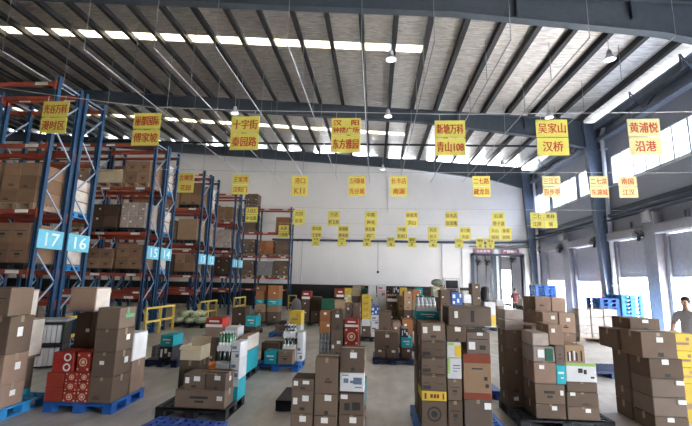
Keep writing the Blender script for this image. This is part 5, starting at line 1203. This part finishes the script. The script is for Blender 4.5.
# ================================================================ PEOPLE
def skin_mesh(name, pts, edges, root=0, sub=2):
    me = bpy.data.meshes.new(name); me.from_pydata([p[:3] for p in pts], edges, [])
    o = bpy.data.objects.new(name, me); COL.objects.link(o)
    mod = o.modifiers.new('skin', 'SKIN'); mod.use_smooth_shade = True
    sv = me.skin_vertices[0].data
    for i, p in enumerate(pts): sv[i].radius = (p[3], p[4] if len(p) > 4 else p[3]); sv[i].use_root = (i == root)
    o.modifiers.new('sub', 'SUBSURF').levels = sub
    dg = bpy.context.evaluated_depsgraph_get(); out = bpy.data.meshes.new_from_object(o.evaluated_get(dg)); bpy.data.objects.remove(o)
    for p in out.polygons: p.use_smooth = True
    out.name = name
    return out
def person(loc, rz, label, shirt, trousers, arms, look=0., scale=1.0):
    # faces local -y; arms: two lists of (elbow, wrist)
    t = thing('person', label, 'person', loc, rz); t.scale = (scale,)*3
    pts = [(0, 0, .95, .13, .10), (0, .01, 1.12, .12, .095), (0, .01, 1.30, .145, .105), (0, .01, 1.42, .10, .08), (0, 0, 1.49, .052, .055), (0, -.01, 1.55, .05, .06), (0, -.015, 1.63, .072, .092), (0, -.01, 1.71, .055, .07)]
    ed = [(0, 1), (1, 2), (2, 3), (3, 4), (4, 5), (5, 6), (6, 7)]
    bodyl = bpy.data.meshes
    for s, (el, wr) in zip((-1, 1), arms):
        b = len(pts); pts += [(s*.17, .01, 1.41, .058), (el[0], el[1], el[2], .043), (wr[0], wr[1], wr[2], .028)]
        ed += [(3, b), (b, b+1), (b+1, b+2)]
        h = Vector(wr); dirv = (h - Vector(el)).normalized()
        pm_ = h + dirv*.075; b2 = len(pts); pts += [(*pm_, .03, .018)]; ed += [(b+2, b2)]
        side = Vector((0, -1, 0)) if abs(dirv.y) < .7 else Vector((1, 0, 0))
        side = (side - dirv*side.dot(dirv)).normalized(); nrm = dirv.cross(side)
        for f, (off, ln) in enumerate(((-.028, .065), (-.009, .075), (.010, .07), (.028, .055))):
            b3 = len(pts); a = h + dirv*.105 + side*off; m = a + dirv*ln*.5 + nrm*.006*s; e = a + dirv*ln*.92 + nrm*.022*s
            pts += [(*a, .0085), (*m, .008), (*e, .0065)]; ed += [(b2, b3), (b3, b3+1), (b3+1, b3+2)]
        b3 = len(pts); a = h + dirv*.05 - side*.04; e = h + dirv*.09 - side*.058
        pts += [(*a, .010), (*e, .0085)]; ed += [(b2, b3), (b3, b3+1)]
    for s in (-1, 1):
        b = len(pts); pts += [(s*.095, 0, .88, .085), (s*.105, -.01, .50, .058), (s*.11, .02, .10, .038), (s*.115, -.12, .045, .038, .03)]
        ed += [(0, b), (b, b+1), (b+1, b+2), (b+2, b+3)]
    obj('body', skin_mesh('body', pts, ed), M_SKIN, t)
    # shirt: torso and upper arms
    sp = [(0, 0, .90, .155, .125), (0, .01, 1.12, .145, .12), (0, .01, 1.30, .165, .125), (0, .01, 1.42, .115, .095), (0, .005, 1.465, .07, .07)]; se = [(0, 1), (1, 2), (2, 3), (3, 4)]
    for s, (el, wr) in zip((-1, 1), arms):
        b = len(sp); m = Vector((s*.17, .01, 1.41)).lerp(Vector(el), .75); sp += [(s*.175, .01, 1.405, .078), (*m, .066)]; se += [(3, b), (b, b+1)]
    obj('shirt', skin_mesh('shirt', sp, se), shirt, t)
    tp = [(0, 0, .98, .135, .11), (0, 0, .90, .15, .12)]; te = [(0, 1)]
    for s in (-1, 1): b = len(tp); tp += [(s*.095, 0, .84, .10), (s*.105, -.01, .5, .075), (s*.11, .02, .10, .06)]; te += [(1, b), (b, b+1), (b+1, b+2)]
    obj('trousers', skin_mesh('trousers', tp, te), trousers, t)
    for s in (-1, 1):
        q = MB(); q.ell((s*.115, -.06, .045), (.05, .14, .045), 12, 8); obj('shoe', q, M_BLACKM, t, smooth=True)
    q = MB(); q.ell((0, .012, 1.685), (.083, .098, .088), 16, 10)
    for v in list(q.bm.verts):
        if v.co.y < -.035 and v.co.z < 1.70: v.co.y = -.035
    obj('hair', q, M_HAIR, t, smooth=True)
    q = MB(); q.ell((0, -.108, 1.615), (.014, .02, .022), 8, 6); q.ell((-.076, 0, 1.62), (.012, .022, .032), 8, 6); q.ell((.076, 0, 1.62), (.012, .022, .032), 8, 6); obj('nose_and_ears', q, M_SKIN, t, smooth=True)
    q = MB(); q.ell((-.031, -.097, 1.64), (.012, .008, .008), 8, 6); q.ell((.031, -.097, 1.64), (.012, .008, .008), 8, 6); obj('eyes', q, M_HAIR, t, smooth=True)
    q = MB(); q.ell((0, -.098, 1.575), (.026, .008, .007), 8, 6); obj('mouth', q, mat('lips', (.35, .13, .11), .5), t, smooth=True)
    return t
DOWN = [((-.24, .03, 1.14), (-.25, -.05, .90)), ((.24, .03, 1.14), (.25, -.05, .90))]
BUSY = [((-.25, -.05, 1.16), (-.16, -.27, 1.10)), ((.25, -.02, 1.16), (.22, -.24, 1.06))]
person((8.1, 24.3, 0), radians(170), 'person in a maroon shirt walking towards the back loading door', mat('maroon_shirt', (.20, .055, .065), .8), mat('dark_trousers', (.03, .03, .04), .8), DOWN, scale=1.0)
person((6.66, 9.3, 0), radians(-60), 'person in a pale grey shirt bending over yellow boxes at right edge', mat('pale_grey_shirt', (.40, .41, .47), .8), mat('dark_trousers', (.03, .03, .04), .8), BUSY, scale=1.03)
